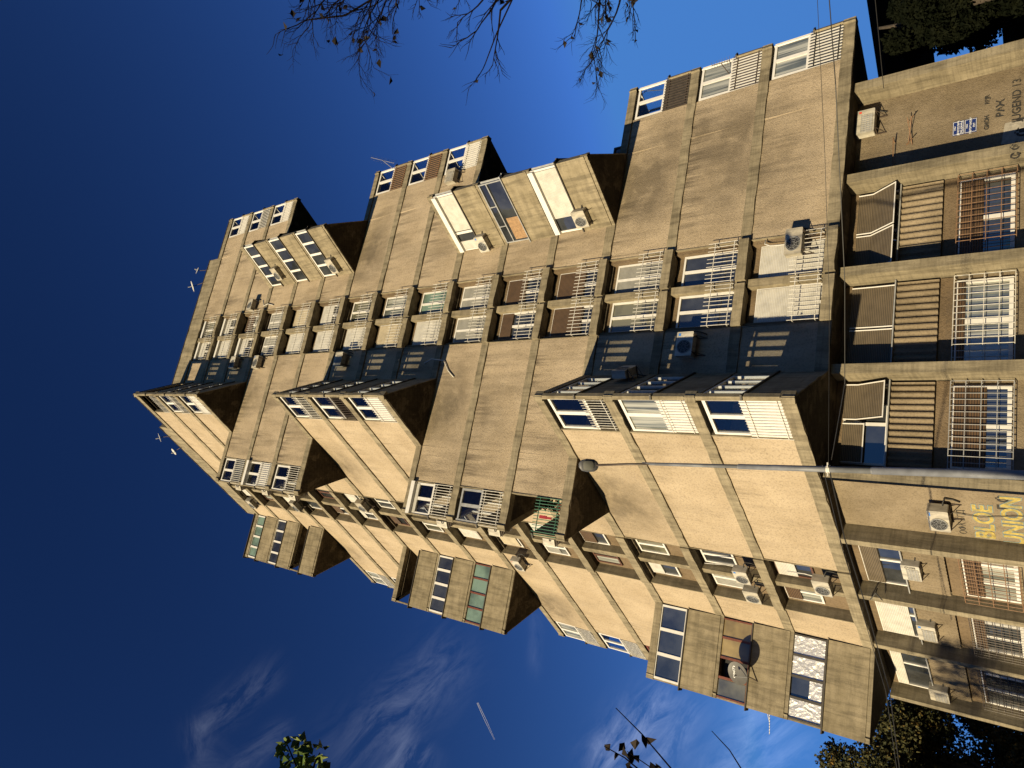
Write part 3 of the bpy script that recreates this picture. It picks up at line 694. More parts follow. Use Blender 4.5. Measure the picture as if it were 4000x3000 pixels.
def grille(fr, a0, a1, z0, z1, d, mat, nv=4, nh=13, ret=.25):
    mb = MB()
    for i in range(nv + 1):
        z = z0 + (z1 - z0) * i / nv; mb.tube([fr.p(a0, z, d), fr.p(a1, z, d)], .014, 4)
        mb.tube([fr.p(a0, z, d), fr.p(a0, z, d - ret)], .012, 4); mb.tube([fr.p(a1, z, d), fr.p(a1, z, d - ret)], .012, 4)
    for i in range(nh + 1):
        a = a0 + (a1 - a0) * i / nh; mb.tube([fr.p(a, z0, d + .015), fr.p(a, z1, d + .015)], .011, 4)
    return mb.build('window_grille', M[mat], TW)
def corrug(fr, a0, a1, z0, z1, d, n=14, amp=.035):
    mb = MB(); k = n * 6; pts = [(a0 + (a1 - a0) * i / k, d + amp * math.sin(2 * PI * n * i / k)) for i in range(k + 1)]
    for i in range(k):
        (p, q), (r, s) = pts[i], pts[i + 1]; mb.quad([fr.p(p, z0, q), fr.p(r, z0, s), fr.p(r, z1, s), fr.p(p, z1, q)])
    mb.box(fr, a0, a1, z0, z1, d - .10, d - .045)
    o = mb.build('corrugated_panel', M['base'], TW, fix=False)
    fb = MB(); fb.box(fr, a0 - .06, a1 + .06, z1, z1 + .012, d - .1, d + .11); fb.build('sill', M['grey'], o)
    return o
def awning(fr, a0, a1, z1, zk, zb, d, out, parent, split=.5, parts=((0, 1),)):
    for (p0, p1) in parts:
        s0 = a0 + (a1 - a0) * p0; s1 = a0 + (a1 - a0) * p1
        mb = MB(); mb.hexa([fr.p(s0, zk, d + .03), fr.p(s1, zk, d + .03), fr.p(s1, zk, d), fr.p(s0, zk, d), fr.p(s0, z1, d + .03), fr.p(s1, z1, d + .03), fr.p(s1, z1, d), fr.p(s0, z1, d)])
        mb.hexa([fr.p(s0, zb, d + out + .03), fr.p(s1, zb, d + out + .03), fr.p(s1, zb, d + out), fr.p(s0, zb, d + out), fr.p(s0, zk, d + .03), fr.p(s1, zk, d + .03), fr.p(s1, zk, d), fr.p(s0, zk, d)])
        o = mb.build('roller_blind', M['shut_base'], parent)
        eb = MB()
        for s in (s0, s1 - .04):
            eb.tube([fr.p(s + .02, z1, d + .035), fr.p(s + .02, zk, d + .035), fr.p(s + .02, zb, d + out + .035)], .022, 4)
        eb.tube([fr.p(s0, zb, d + out + .035), fr.p(s1, zb, d + out + .035)], .02, 4)
        eb.build('blind_frame', M['white'], o)
BA = [(FA, 2.0 * U + .32, 3.03 * U - .02, DA, 0), (FA, 1.0 * U + .32, 2.0 * U - .02, DA, 1), (FA, .52, 1.0 * U - .02, DA, 2)]
BBs = [(FB, 1.94 * U + .26, 2.90 * U - .02, DB, 3), (FB, 2.90 * U + .26, 3.88 * U - .02, DB, 4), (FB, 3.88 * U + .26, 15.93, DB, 5)]
for (fr, a0, a1, d, k) in BA + BBs:
    w0, w1 = a0 + .08, a1 - .08
    sh = {0: (None, 0), 1: (None, 0), 2: (None, 0), 3: ('shut_base', .45), 4: ('shut_white', .85), 5: ('shut_white', .3)}[k]
    o = frame_window(fr, w0 if k < 3 else w0, w1, -.52, -.09, d + .04, 2, 'pane' if k != 3 else 'pane', sh[0], sh[1], fw=.06)
    if k == 0: awning(fr, w0 + .02, w1 - .02, -.09, -.24, -.50, d + .09, .5, o, parts=((.0, .46), (.48, 1)))
    if k == 1: awning(fr, w0 + .02, w1 - .02, -.09, -.3, -.52, d + .09, .02, o, parts=((.0, .46), (.48, 1)))
    if k == 2:
        awning(fr, w0 + .02, w1 - .02, -.09, -.22, -.50, d + .09, .4, o, parts=((.54, 1),)); awning(fr, w0 + .02, w1 - .02, -.09, -.2, -.30, d + .09, .02, o, parts=((0, .5),))
    corrug(fr, a0 + .06, a1 - .06, -.93, -.535, d + .16, n=13 if k < 3 else 15, amp=.034 if k < 3 else .024)
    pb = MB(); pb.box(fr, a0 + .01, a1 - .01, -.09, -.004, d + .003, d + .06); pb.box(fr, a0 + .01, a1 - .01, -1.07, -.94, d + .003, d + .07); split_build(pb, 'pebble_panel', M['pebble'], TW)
    frame_window(fr, w0 + .05, w1 - .05, -1.56, -1.08, d + .04, 2 if k < 3 else 3, 'pane_curtain' if k in (1, 3) else 'pane', 'shut_brown', {0: .45, 1: .15, 2: .6, 3: .35, 4: .25, 5: 0.05}[k], fw=.10)
    grille(fr, w0, w1, -1.58, -1.07, d + .30, {0: 'rust', 1: 'whitemetal', 2: 'grey', 3: 'rust', 4: 'darkmetal', 5: 'darkmetal'}[k], nv=4 if k < 4 else 7, nh=14 if k < 4 else 18)
# graffiti and street plates
gf = MB()
fr = Fr(FA.p(0, 0, 0), AH, NA)
ux = Vector((0, 0, 1))
def on(fr, a, z, d): return fr.p(a, z, d)
gf = MB(); addtext(gf, 'JUGEND 13', .30, on(FA, 11.85, -1.56, DA + .012), AH, ux, .006); gf.build('graffiti', M['paint_black'], TW, fix=False)
gf = MB(); addtext(gf, 'ВАЖ', .26, on(FA, 11.7, -1.42, DA + .012), AH, ux, .014); gf.build('graffiti', M['paint_black'], TW, fix=False)
gf = MB(); addtext(gf, 'RBJR', .16, on(FA, 12.1, -1.30, DA + .012), AH, ux, .008); gf.build('graffiti', M['paint_black'], TW, fix=False)
gf = MB(); addtext(gf, 'GMOH', .16, on(FA, 11.3, -1.30, DA + .012), AH, ux, .008); gf.build('graffiti', M['paint_black'], TW, fix=False)
gf = MB(); addtext(gf, 'Г Ф 1', .44, on(FA, 10.75, -1.62, DA + .012), AH, ux, .014); gf.build('graffiti', M['paint_black'], TW, fix=False)
gf = MB(); addtext(gf, 'С Ф', .28, on(FA, 9.62, -1.58, -.236), AH, ux, .012); gf.build('graffiti', M['paint_black'], TW, fix=False)
gf = MB(); addtext(gf, 'ОФК БГД', .24, on(FB, 5.45, -1.14, DB + .012), -BH, ux, .0); gf.build('graffiti', M['paint_black'], TW, fix=False)
gf = MB(); addtext(gf, 'Г Ф 1', .36, on(FB, 4.3, -1.50, DB + .012), -BH, ux, .012); gf.build('graffiti', M['paint_black'], TW, fix=False)
gy = MB(); addtext(gy, 'BLOE', .62, on(FB, 5.35, -1.33, DB + .014), -BH, ux, .018); addtext(gy, 'UNION', .62, on(FB, 5.2, -1.56, DB + .014), -BH, ux, .018)
gl_ = MB(); addtext(gl_, 'BLOE', .62, on(FB, 5.35, -1.33, DB + .009), -BH, ux, .034); addtext(gl_, 'UNION', .62, on(FB, 5.2, -1.56, DB + .009), -BH, ux, .034)
gy.build('yellow_graffiti', M['paint_yellow'], TW, fix=False); gl_.build('lettering_outline', M['paint_blueline'], TW, fix=False)
gp = MB(); gp.quad([on(FA, 10.35, -1.72, DA + .008), on(FA, 11.2, -1.72, DA + .008), on(FA, 11.15, -1.46, DA + .008), on(FA, 10.45, -1.43, DA + .008)]); gp.build('painted_over_patch', M['paint_grey'], TW, fix=False)
def plate(z0, z1, lines, label):
    o = empty('street_sign', FA.p(11.31, (z0 + z1) / 2, DA + .02), label, 'street sign', 'enamel street plates on the base wall')
    mb = MB(); mb.box(FA, 11.07, 11.55, z0, z1, DA + .004, DA + .022); mb.build('plate', M['blue'], o)
    tb = MB(); zz = z1; h = (z1 - z0)
    ys = [.80, .50, .20]; sz = [.045, .075, .075]
    for (l, y, s) in zip(lines, ys, sz): addtext(tb, l, s, on(FA, 11.31, z0 + h * y, DA + .026), AH, ux, .001)
    tb.build('lettering', M['paint_white'], o, fix=False)
    eb = MB()
    for (a, b, c, d_) in ((11.085, 11.535, z1 - .006, z1 - .003), (11.085, 11.535, z0 + .003, z0 + .006), (11.085, 11.093, z0 + .006, z1 - .006), (11.527, 11.535, z0 + .006, z1 - .006)): eb.box(FA, a, b, c, d_, DA + .022, DA + .025)
    eb.build('border', M['paint_white'], o)
plate(-1.095, -.99, ['УЛИЦА', 'ДРАГОСЛАВА', 'СРЕЈОВИЋА'], 'upper navy enamel street plate lettered in white with three lines, longest surname')
plate(-1.21, -1.10, ['УЛИЦА', 'ПАРТИЗАНСКИ', 'ПУТ'], 'lower navy enamel street plate with white lettering ending in a short word')
# ------------------------------------------------------------------ air conditioners
LOCAL[0] = True
def lbox(mb, x0, x1, y0, y1, z0, z1):
    mb.hexa([(x0, y0, z0), (x1, y0, z0), (x1, y1, z0), (x0, y1, z0), (x0, y0, z1), (x1, y0, z1), (x1, y1, z1), (x0, y1, z1)])
def rbox(mb, x0, x1, y0, y1, z0, z1, r=.03):
    pts = []
    for (cx, cz, a) in ((x1 - r, z1 - r, 0), (x0 + r, z1 - r, 90), (x0 + r, z0 + r, 180), (x1 - r, z0 + r, 270)):
        for k in range(3): th = math.radians(a + 45 * k); pts.append((cx + r * math.cos(th), cz + r * math.sin(th)))
    b = len(mb.v); n = len(pts)
    mb.v += [(x, y0, z) for x, z in pts] + [(x, y1, z) for x, z in pts]
    mb.f.append(tuple(range(b, b + n))); mb.mi.append(mb.m); mb.f.append(tuple(range(b + 2 * n - 1, b + n - 1, -1))); mb.mi.append(mb.m)
    for i in range(n): j = (i + 1) % n; mb.f.append((b + i, b + n + i, b + n + j, b + j)); mb.mi.append(mb.m)
def ac_proto(square=False):
    o = empty('air_conditioner', (0, 0, 0), 'x', 'air conditioner', 'air conditioner units hung on the tower')
    b = MB(); rbox(b, -.41, .41, -.42, -.14, 0, .56); b.build('casing', M['acbody'], o)
    g = MB(); cx, cz, y = -.10, .28, -.425
    if square:
        lbox(g, -.38, .22, y - .004, y + .0, .05, .42); g.build('fan_opening', M['grey'], o)
        s = MB()
        for i in range(9): x = -.36 + i * .07; lbox(s, x, x + .012, y - .014, y - .004, .05, .42)
        for i in range(5): zq = .06 + i * .085; lbox(s, -.38, .22, y - .018, y - .012, zq, zq + .012)
        s.build('grille', M['acbody'], o)
    else:
        n = 24; g.v += [(cx + .225 * math.cos(2 * PI * i / n), y - .003, cz + .225 * math.sin(2 * PI * i / n)) for i in range(n)]; g.f.append(tuple(range(n))); g.mi.append(0)
        g.build('fan_opening', M['black'], o, fix=False)
        s = MB()
        for r in (.08, .135, .19, .225):
            s.tube([(cx + r * math.cos(2 * PI * i / 20), y - .012, cz + r * math.sin(2 * PI * i / 20)) for i in range(21)], .005 if r < .22 else .012, 4, cap=False)
        for i in range(8): th = 2 * PI * i / 8; s.tube([(cx + .03 * math.cos(th), y - .012, cz + .03 * math.sin(th)), (cx + .225 * math.cos(th + .3), y - .012, cz + .225 * math.sin(th + .3))], .005, 4)
        s.build('grille', M['grey'], o)
    for x in (-.30, .28):
        k = MB(); lbox(k, x, x + .03, -.44, 0, -.035, -.0); lbox(k, x, x + .03, -.03, 0, -.3, -.035); k.tube([(x + .015, -.40, -.035), (x + .015, -.02, -.27)], .012, 4); k.build('bracket', M['darkmetal'], o)
    t_ = MB(); t_.tube([(.41, -.2, .15), (.50, -.16, .14), (.54, -.06, .10), (.50, -.03, -.1), (.42, -.03, -.28)], .022, 6); t_.build('pipe', M['black'], o, smooth=True)
    return o
PR = [ac_proto(False), ac_proto(True)]; used = [False, False]
def place_ac(fr, s, z, label, kind=0, sticker=None, flip=False, pipe=None):
    src = PR[kind]
    if used[kind]:
        o = src.copy(); COL.objects.link(o)
        for ch in src['_kids'].split('|'):
            c = bpy.data.objects[ch].copy(); COL.objects.link(c); c.parent = o; c.matrix_parent_inverse = Matrix.Identity(4)
    else:
        o = src; used[kind] = True; o['_kids'] = '|'.join(c.name for c in src.children)
    Yl = -fr.N; Xl = Yl.cross(Vector((0, 0, 1))).normalized(); p_ = fr.p(s, z, 0.0) - Vector((0, 0, .28))
    if abs(fr.P.z) > 1e9: pass
    o.matrix_basis = Matrix(((Xl.x, Yl.x, 0, p_.x), (Xl.y, Yl.y, 0, p_.y), (0, 0, 1, p_.z), (0, 0, 0, 1)))
    o['label'] = label; zz_ = random.uniform(.9, 1.12); o.matrix_basis = o.matrix_basis @ Matrix.Diagonal((zz_, 1, random.uniform(.9, 1.1), 1))
    if sticker:
        st = MB(); c_, x0, z0_, x1, z1_ = sticker; lbox(st, x0, x1, -.424, -.421, z0_, z1_); st.build('sticker', M[c_], o)
    if pipe:
        pp = MB(); pp.tube([(x, y, z_) for x, y, z_ in pipe], .022, 6); pp.build('pipe_cover', M['whitemetal'], o, smooth=True)
    return o
blue = ('logo_blue', .27, .42, .36, .50)
P_ = Fr
place_ac(FA, 8.25, 12.55, 'cream air conditioner beside the window pair two floors below the roof, right of the railings')
place_ac(FA, 4.35, 12.58, 'small cream air conditioner left of the window pair, third storey from the roof')
place_ac(FA, 4.30, 11.60, 'cream air conditioner left of the window pair, fourth storey from the roof', sticker=blue)
place_ac(FA, 4.20, 8.60, 'boxy cream air conditioner above the shadow of the middle corner balcony', 1)
place_ac(FA, 13.75, 6.62, 'square-grilled air conditioner below the white-slatted balcony at the right edge, mid tower', 1)
place_ac(FA, 7.42, .45, 'large round-fan air conditioner in front of the lowest right railing, white pipe above it', 0, pipe=[(.1, -.05, .5), (.1, -.05, .9), (.12, -.05, 1.2), (.2, -.05, 1.38), (.32, -.05, 1.36)])
place_ac(FA, 4.10, 1.62, 'air conditioner with blue sticker in the shaded wall left of the second-storey windows', 0, blue)
place_ac(FC, 2.35, 2.30, 'air conditioner seen from below on the dark flank of the lowest corner balcony', 0)
place_ac(FBR, 2.62, 5.40, 'air conditioner with blue sticker on the top floor of the lower right wedge bay', 0, blue)
place_ac(FBR, 2.35, 3.42, 'air conditioner before the white shuttered window, lowest floor of the lower right wedge', 0)
place_ac(FBR, 2.05, 11.32, 'air conditioner in front of the top window row of the upper right wedge', 0)
place_ac(FBR, 2.25, 9.36, 'air conditioner at the lowest window row of the upper right wedge', 0)
place_ac(Fr(FB.P, FB.D, FB.N), 8.72, 1.33, 'air conditioner with blue sticker on the left facade, second storey, right window', 0, blue, pipe=[(.1, -.05, .56), (.12, -.04, 1.0), (-.05, -.03, 1.9)])
place_ac(FB, 9.95, 1.30, 'air conditioner on the left facade, second storey, in front of the left netted window', 0)
place_ac(FB, 8.50, .33, 'air conditioner on the left facade, lowest storey, under the half-closed white shutter', 0, pipe=[(.1, -.05, .56), (.15, -.04, .9), (.1, -.03, 1.5)])
place_ac(FB, 11.30, 5.60, 'air conditioner alone on the cream panel left of the window strip, sixth storey', 0, ('logo_red', .3, .44, .35, .48))
place_ac(FB, 8.45, 9.10, 'air conditioner in the left window strip, tenth storey')
place_ac(FB, 9.85, 12.05, 'air conditioner in the left window strip, thirteenth storey, mounted between two windows')
place_ac(FB, 10.65, 14.35, 'air conditioner highest up on the left facade, just under the roof parapet')
FQo = Fr(QP, CH, -NC)
place_ac(FQo, .55, 5.30, 'air conditioner on the left cheek of the corner balcony with the white shutter box')
place_ac(FQo, .60, 4.28, 'air conditioner on the left cheek of the grey-framed corner balcony, middle of its stack')
place_ac(FQo, .60, 3.33, 'air conditioner on the left cheek of the open loggia with green railing')
place_ac(FQo, .55, 11.33, 'air conditioner on the left cheek of the upper corner balconies, top floor of the stack')
place_ac(FQo, .55, 10.30, 'air conditioner on the left cheek of the upper corner balconies, middle floor')
place_ac(FQo, .55, 9.33, 'air conditioner on the left cheek of the upper corner balconies, bottom floor')
FAi = Fr(FA.p(0, 0, DA) * 1, AH, NA); FAi.P = Vector((FAi.P.x, FAi.P.y, 0)); FBi = Fr(FB.p(0, 0, DB), BH, NB)
place_ac(FAi, 12.05, -.12, 'square-grilled air conditioner with red sticker on the base wall above the street plates', 1, ('logo_red', .30, .40, .36, .48))
place_ac(FBi, 5.0, -.96, 'air conditioner tangled in black cables above the yellow graffiti', 0, ('logo_blue', .2, .47, .34, .5))
place_ac(FBi, 11.2, -.62, 'square-grilled air conditioner with blue sticker over the corrugated panel, under the long white shutter', 1, blue)
place_ac(FBi, 15.5, -.60, 'dappled air conditioner at the far left end of the base, beside the autumn tree', 1)
ob = place_ac(FBi, 7.75, -.60, 'air conditioner with a vertical dark brand name, over the corrugated panel nearest the graffiti wall', 1)
tb = MB(); addtext(tb, 'BEKO', .13, Vector((.31, -.426, .28)), Vector((0, 0, 1)), Vector((-1, 0, 0)), .004); tb.build('lettering', M['paint_black'], ob, fix=False)
for o in bpy.data.objects:
    if '_kids' in o: del o['_kids']
LOCAL[0] = False
# ------------------------------------------------------------------ satellite dishes / antennas
def dish(name, loc, aim, R, mat, label, lnb=True, foot=None, logo=None, group=None):
    o = empty(name, foot or loc, label, 'satellite dish', group)
    aim = aim.normalized(); u = aim.cross(Vector((0, 0, 1))).normalized(); v = u.cross(aim)
    mb = MB(); b0 = 0; n = 28; rings = 5
    for side in (0, 1):
        b = len(mb.v); mb.v.append(tuple(loc - aim * (.02 * side)))
        for k in range(1, rings + 1):
            r = R * k / rings
            for i in range(n):
                th = 2 * PI * i / n; mb.v.append(tuple(loc + u * r * math.cos(th) + v * r * 1.06 * math.sin(th) + aim * (r * r / (R * R) * R * .16 - .02 * side)))
        for i in range(n): mb.f.append((b, b + 1 + i, b + 1 + (i + 1) % n)); mb.mi.append(0)
        for k in range(rings - 1):
            for i in range(n):
                j = (i + 1) % n; mb.f.append((b + 1 + k * n + i, b + 1 + (k + 1) * n + i, b + 1 + (k + 1) * n + j, b + 1 + k * n + j)); mb.mi.append(0)
    mb.build('reflector', M[mat], o, smooth=True, fix=False)
    f = loc + aim * R * .95 - v * R * .25
    ar = MB(); ar.tube([loc - v * R * .98 + aim * .05, f], .018, 5); ar.build('arm', M['grey'], o)
    lb = MB(); lb.tube([f - aim * .02, f - aim * .14 + v * .03], .04, 8); lb.build('receiver', M['grey'], o)
    mm = MB(); ft = foot or (loc - Vector((0, 0, R + .3))); mm.tube([loc - aim * .03, ft + (loc - ft) * .35 - aim * .06, ft], .022, 6); mm.build('mount', M['darkmetal'], o)
    if logo:
        tb = MB(); addtext(tb, logo, R * .38, loc + aim * .035 + v * R * .45, -u if u.dot(Vector((1, 0, 0))) < 0 else u, v, .002); tb.build('lettering', M['paint_white'], o, fix=False)
    return o
fo = FBL.p(2.12, 1.42, .1)
dish('satellite_dish', FBL.p(1.92, 1.62, .72), Vector((.02, -1, .30)), .43, 'dishgrey', 'dark grey satellite dish with white lettering in front of the red-framed bay window', foot=fo, logo='totalTV')
dish('satellite_dish', FA.p(10.6, 15.95, .25), Vector((-.3, -1, .4)), .40, 'dishwhite', 'large white satellite dish on the right roof parapet', foot=FA.p(10.9, 15.5, .04), group='dishes on the roof parapet')
dish('satellite_dish', FA.p(11.9, 16.02, .2), Vector((.4, -1, .3)), .26, 'dishwhite', 'small white satellite dish at the right end of the roof parapet', foot=FA.p(11.9, 15.55, .04), group='dishes on the roof parapet')
dish('satellite_dish', FB.p(4.05, 15.95, .25), Vector((-.3, -1, .35)), .32, 'dishwhite', 'white satellite dish on the left roof parapet, closest to the roof vent', foot=FB.p(4.1, 15.5, .04), group='dishes on the roof parapet')
dish('satellite_dish', FB.p(5.4, 15.85, .35), Vector((-.6, -1, .1)), .26, 'dishwhite', 'small tilted satellite dish on the left roof parapet, farther from the vent', foot=FB.p(5.2, 15.5, .04), group='dishes on the roof parapet')
def yagi(loc, foot, dirv, L, label, nel=12, w=.5, mat='grey'):
    o = empty('television_antenna', foot, label, 'antenna'); dirv = dirv.normalized()
    m = MB(); m.tube([foot, loc], .016, 5); m.build('mast', M[mat], o)
    b = MB(); b.tube([loc - dirv * L / 2, loc + dirv * L / 2], .013, 4); b.build('boom', M[mat], o)
    e = MB(); s = dirv.cross(Vector((0, 0, 1))).normalized()
    for i in range(nel):
        c = loc + dirv * L * (i / (nel - 1) - .5); q = w * (.5 + .5 * (1 - i / nel)); e.tube([c - s * q / 2, c + s * q / 2], .006, 4)
    e.build('elements', M[mat], o)
fp = FA.p(15.6, 8.55, .05)
yagi(FA.p(16.2, 8.85, .3), fp, Vector((.3, -.4, .85)), 1.5, 'thin television antenna sticking out from the right edge at the middle balconies', 14, .55)
fp = FA.p(15.0, 1.55, .05)
yagi(FA.p(15.25, 1.62, .45), fp, Vector((-.2, -.5, .6)), .7, 'small dark antenna clamped to the white slatted balcony, second storey right edge', 8, .35, 'darkmetal')
fp = FBL.p(3.05, 1.35, -.5)
yagi(FBL.p(3.55, 1.30, -.6), fp, Vector((-1, .1, .05)), .95, 'ladder-like antenna poking out behind the lowest left wedge', 9, .18, 'dishwhite')
o = empty('metal_pole', FA.p(15.6, 2.75, -.6), 'bent thin metal pole on the roof edge of the open right balcony', 'pole'); mb = MB(); mb.tube([FA.p(15.6, 2.6, -.4), FA.p(15.85, 2.95, -.4), FA.p(15.6, 3.05, -.4)], .018, 5); mb.build('tube', M['grey'], o)
for (pts, lb) in (([(3.9, 6.35, .03), (4.1, 6.2, .03), (4.0, 5.9, .03), (3.5, 5.75, .03), (3.2, 5.6, .03)], 'curved white plastic pipe on the panel left of the sixth-storey windows'), ([(8.15, 11.75, .03), (8.3, 12.0, .03), (8.2, 12.15, .03), (8.6, 12.25, .03)], 'short white plastic pipe right of the upper window pairs')):
    mb = MB(); mb.tube([FA.p(*q) for q in pts], .028, 6); tag(mb.build('plastic_pipe', M['whitemetal'], smooth=True), lb, 'pipe')
# brackets on the base
o = empty('wall_bracket', FB.p(9.2, -.25, -.1), 'black antler-shaped steel bracket on the second concrete fin of the left base', 'bracket')
mb = MB(); q0 = FB.p(9.05, -.2, -.3); mb.tube([q0, q0 + NB * .25 - BH * .1], .02, 5); c = q0 + NB * .25 - BH * .1; mb.tube([c, c + Vector((-.25, 0, .16))], .018, 5); mb.tube([c, c + Vector((-.2, 0, -.2))], .018, 5); mb.build('arms', M['black'], o)
o = empty('wall_bracket', FA.p(11.3, -.85, DA), 'rusty empty air-conditioner bracket with cross bars above the street plates', 'bracket')
mb = MB(); d1 = DA + .03
for (a, b) in (((11.1, -.56), (11.9, -.60)), ((11.05, -.60), (11.9, -.555)), ((11.08, -.54), (11.08, -.62)), ((11.9, -.54), (11.92, -.62))): mb.tube([FA.p(a[0], a[1], d1), FA.p(b[0], b[1], d1 + .3)], .015, 4)
mb.tube([FA.p(11.25, -.42, d1), FA.p(11.3, -.42, d1 + .25), FA.p(10.2, -.42, d1 + .03)], .015, 4); mb.build('arms', M['rust'], o)
# loggia contents
o = empty('hanging_cloth', FA.p(-2.3, 3.45, .02), 'red cloth hung over the green loggia railing', 'cloth'); mb = MB(); mb.box(FA, -2.36, -2.24, 3.32, 3.44, .055, .10, .08); mb.box(FA, -2.35, -2.27, 3.24, 3.32, .06, .09); mb.build('fabric', M['red'], o)
def leafmat(name, c1, c2, c3=None, trans=.3):
    m, t, p = newmat(name); oi = t.nodes.new('ShaderNodeTexNoise'); co = objc(t); lk(t, co, oi.inputs['Vector']); oi.inputs['Scale'].default_value = 2.3; oi.inputs['Detail'].default_value = 4
    st = [(.35, c1), (.6, c2)] + ([(.72, c3)] if c3 else [])
    lk(t, ramp(t, oi.outputs[0], st), p.inputs['Base Color']); p.inputs['Roughness'].default_value = .8; p.inputs['Specular IOR Level'].default_value = .03 if name.startswith('dark') else .25
    return m
M['leaf_dark'] = leafmat('dark_shaded_leaves', (.002, .003, .0015), (.005, .006, .003), (.009, .010, .004))  # greens taken near black, putting shade into the leaf colour
M['leaf_autumn'] = leafmat('autumn_leaves', (.016, .02, .006), (.045, .04, .011), (.20, .12, .025))  # brightest stop paints sunlit gold specks among the autumn leaves
M['leaf_yellow'] = leafmat('yellow_green_leaves', (.06, .10, .02), (.14, .14, .03), (.30, .16, .04))
M['leaf_dry'] = leafmat('dry_brown_leaves', (.004, .0025, .0015), (.008, .005, .003), (.016, .009, .005))  # dry browns cut to near black so the colour carries the shading
M['bark'] = plain('bark', (.05, .038, .028), .9, .4, sc=10)
M['twig'] = plain('dark_twig_bark', (.006, .004, .003), .95, .3, .05, sc=10)
def leaf(mb, c, size, curl=.25, dirn=None):
    d = Vector((random.gauss(0, 1), random.gauss(0, 1), random.gauss(0, 1))).normalized() if dirn is None else dirn
    s = d.orthogonal().normalized(); s.rotate(Matrix.Rotation(random.uniform(0, 2 * PI), 3, d)); n_ = d.cross(s)
    L = size * random.uniform(.7, 1.3); W = L * .36
    b = len(mb.v)
    mb.v += [tuple(c), tuple(c + d * L * .4 + s * W + n_ * L * curl * .5), tuple(c + d * L + n_ * L * curl * .2), tuple(c + d * L * .4 - s * W + n_ * L * curl * .5), tuple(c + d * L * .45)]
    for f in ((0, 1, 4), (1, 2, 4), (2, 3, 4), (3, 0, 4)): mb.f.append(tuple(b + i for i in f)); mb.mi.append(mb.m)
o = empty('potted_plant', FA.p(-2.0, 3.2, -.2), 'leafy potted plants crowding the right side of the green-railed loggia', 'plant'); mb = MB()
for i in range(260): leaf(mb, FA.p(random.uniform(-2.0, -1.68), random.uniform(3.2, 3.6), random.uniform(-.25, -.02)), .11)
mb.build('leaves', M['leaf_dark'], o, fix=False); mb = MB(); mb.box(FA, -2.0, -1.7, 3.14, 3.22, -.28, -.05); mb.build('pot', M['redframe'], o)
# ------------------------------------------------------------------ street lamp
LB = Vector((-1.35, 12.35, 0)); 
p_low = at(4000, 1856, 11.15); p_hi = at(2500, 1812, 11.15 / 1)
def athoriz(x, y, r):
    d = ray(x, y); return EYE + d * (r / math.hypot(d.x, d.y))
HR = 12.75
q_lo = athoriz(4000, 1856, HR); q_hi = athoriz(2510, 1811, HR); q_hd = athoriz(2300, 1818, HR - .1)
dirp = (q_hi - q_lo) / (q_hi.z - q_lo.z); q_g = q_lo - dirp * q_lo.z
o = empty('street_lamp', q_g, 'tall grey stepped street lamp pole with one oval lantern in front of the tower', 'street lamp')
mb = MB()
def pz(z): return q_g + dirp * z
prof = [(0, .11), (4.0, .105), (4.02, .085), (6.2, .082), (6.22, .062), (8.6, .058)]
zt = q_hi.z
za = athoriz(3408, 1838, HR).z; zb_ = athoriz(2886, 1822, HR).z
prof = [(0, .082), (za, .066), (za + .02, .058), (zb_, .050), (zb_ + .02, .040), (zt, .030)]
for (z0, r0), (z1, r1) in zip(prof[:-1], prof[1:]): mb.tube([pz(z0), pz(z1)], r0, 14, r1, cap=True)
mb.build('pole', M['pole'], o, smooth=True)
arm = MB(); arm.tube([q_hi - dirp * .3, q_hi + (q_hd - q_hi) * .3, q_hd + (q_hi - q_hd) * .15], .024, 8); arm.build('arm', M['darkmetal'], o, smooth=True)
hd = MB(); ax = (q_hd - q_hi).normalized(); tow = Vector((-.05, -.62, .1)).normalized()
c0 = q_hd
sx = Vector((0, 0, 1)).cross(Vector((0, -1, 0))).normalized(); fw_ = Vector((.05, -.75, .65)).normalized(); nn = sx.cross(fw_).normalized()
if nn.z > 0: nn = -nn     # nn points down
rings = [(.06, .03, .0), (.09, .09, .05), (.16, .135, .08), (.32, .145, .09), (.44, .12, .07), (.50, .05, .03)]
b = len(hd.v); N_ = 16
for (t_, wd, hh) in rings:
    for i in range(N_):
        th = 2 * PI * i / N_; hd.v.append(tuple(c0 - fw_ * .28 + fw_ * t_ + sx * wd * math.cos(th) - nn * hh * math.sin(th) * (1 if math.sin(th) > 0 else .45)))
for k in range(len(rings) - 1):
    for i in range(N_): j = (i + 1) % N_; hd.f.append((b + k * N_ + i, b + k * N_ + j, b + (k + 1) * N_ + j, b + (k + 1) * N_ + i)); hd.mi.append(0)
hd.f.append(tuple(range(b, b + N_))); hd.mi.append(0); hd.f.append(tuple(range(b + (len(rings) - 1) * N_, b + len(rings) * N_))); hd.mi.append(0)
M['lampgrey'] = plain('dark_lamp_casing', (.07, .07, .075), .5, .2)
ho = hd.build('lantern', M['lampgrey'], o, smooth=True)
gb = MB(); cc = c0 - fw_ * .28 + fw_ * .30 + nn * .05; N2 = 16
gb.v += [tuple(cc + fw_ * .12 * math.copysign(abs(math.cos(2 * PI * i / N2)) ** .6, math.cos(2 * PI * i / N2)) + sx * .105 * math.copysign(abs(math.sin(2 * PI * i / N2)) ** .6, math.sin(2 * PI * i / N2))) for i in range(N2)] + [tuple(cc + nn * .04)]
for i in range(N2): gb.f.append((i, (i + 1) % N2, N2)); gb.mi.append(0)
gb.build('lens', M['pane_grey'], ho, smooth=True, fix=False)
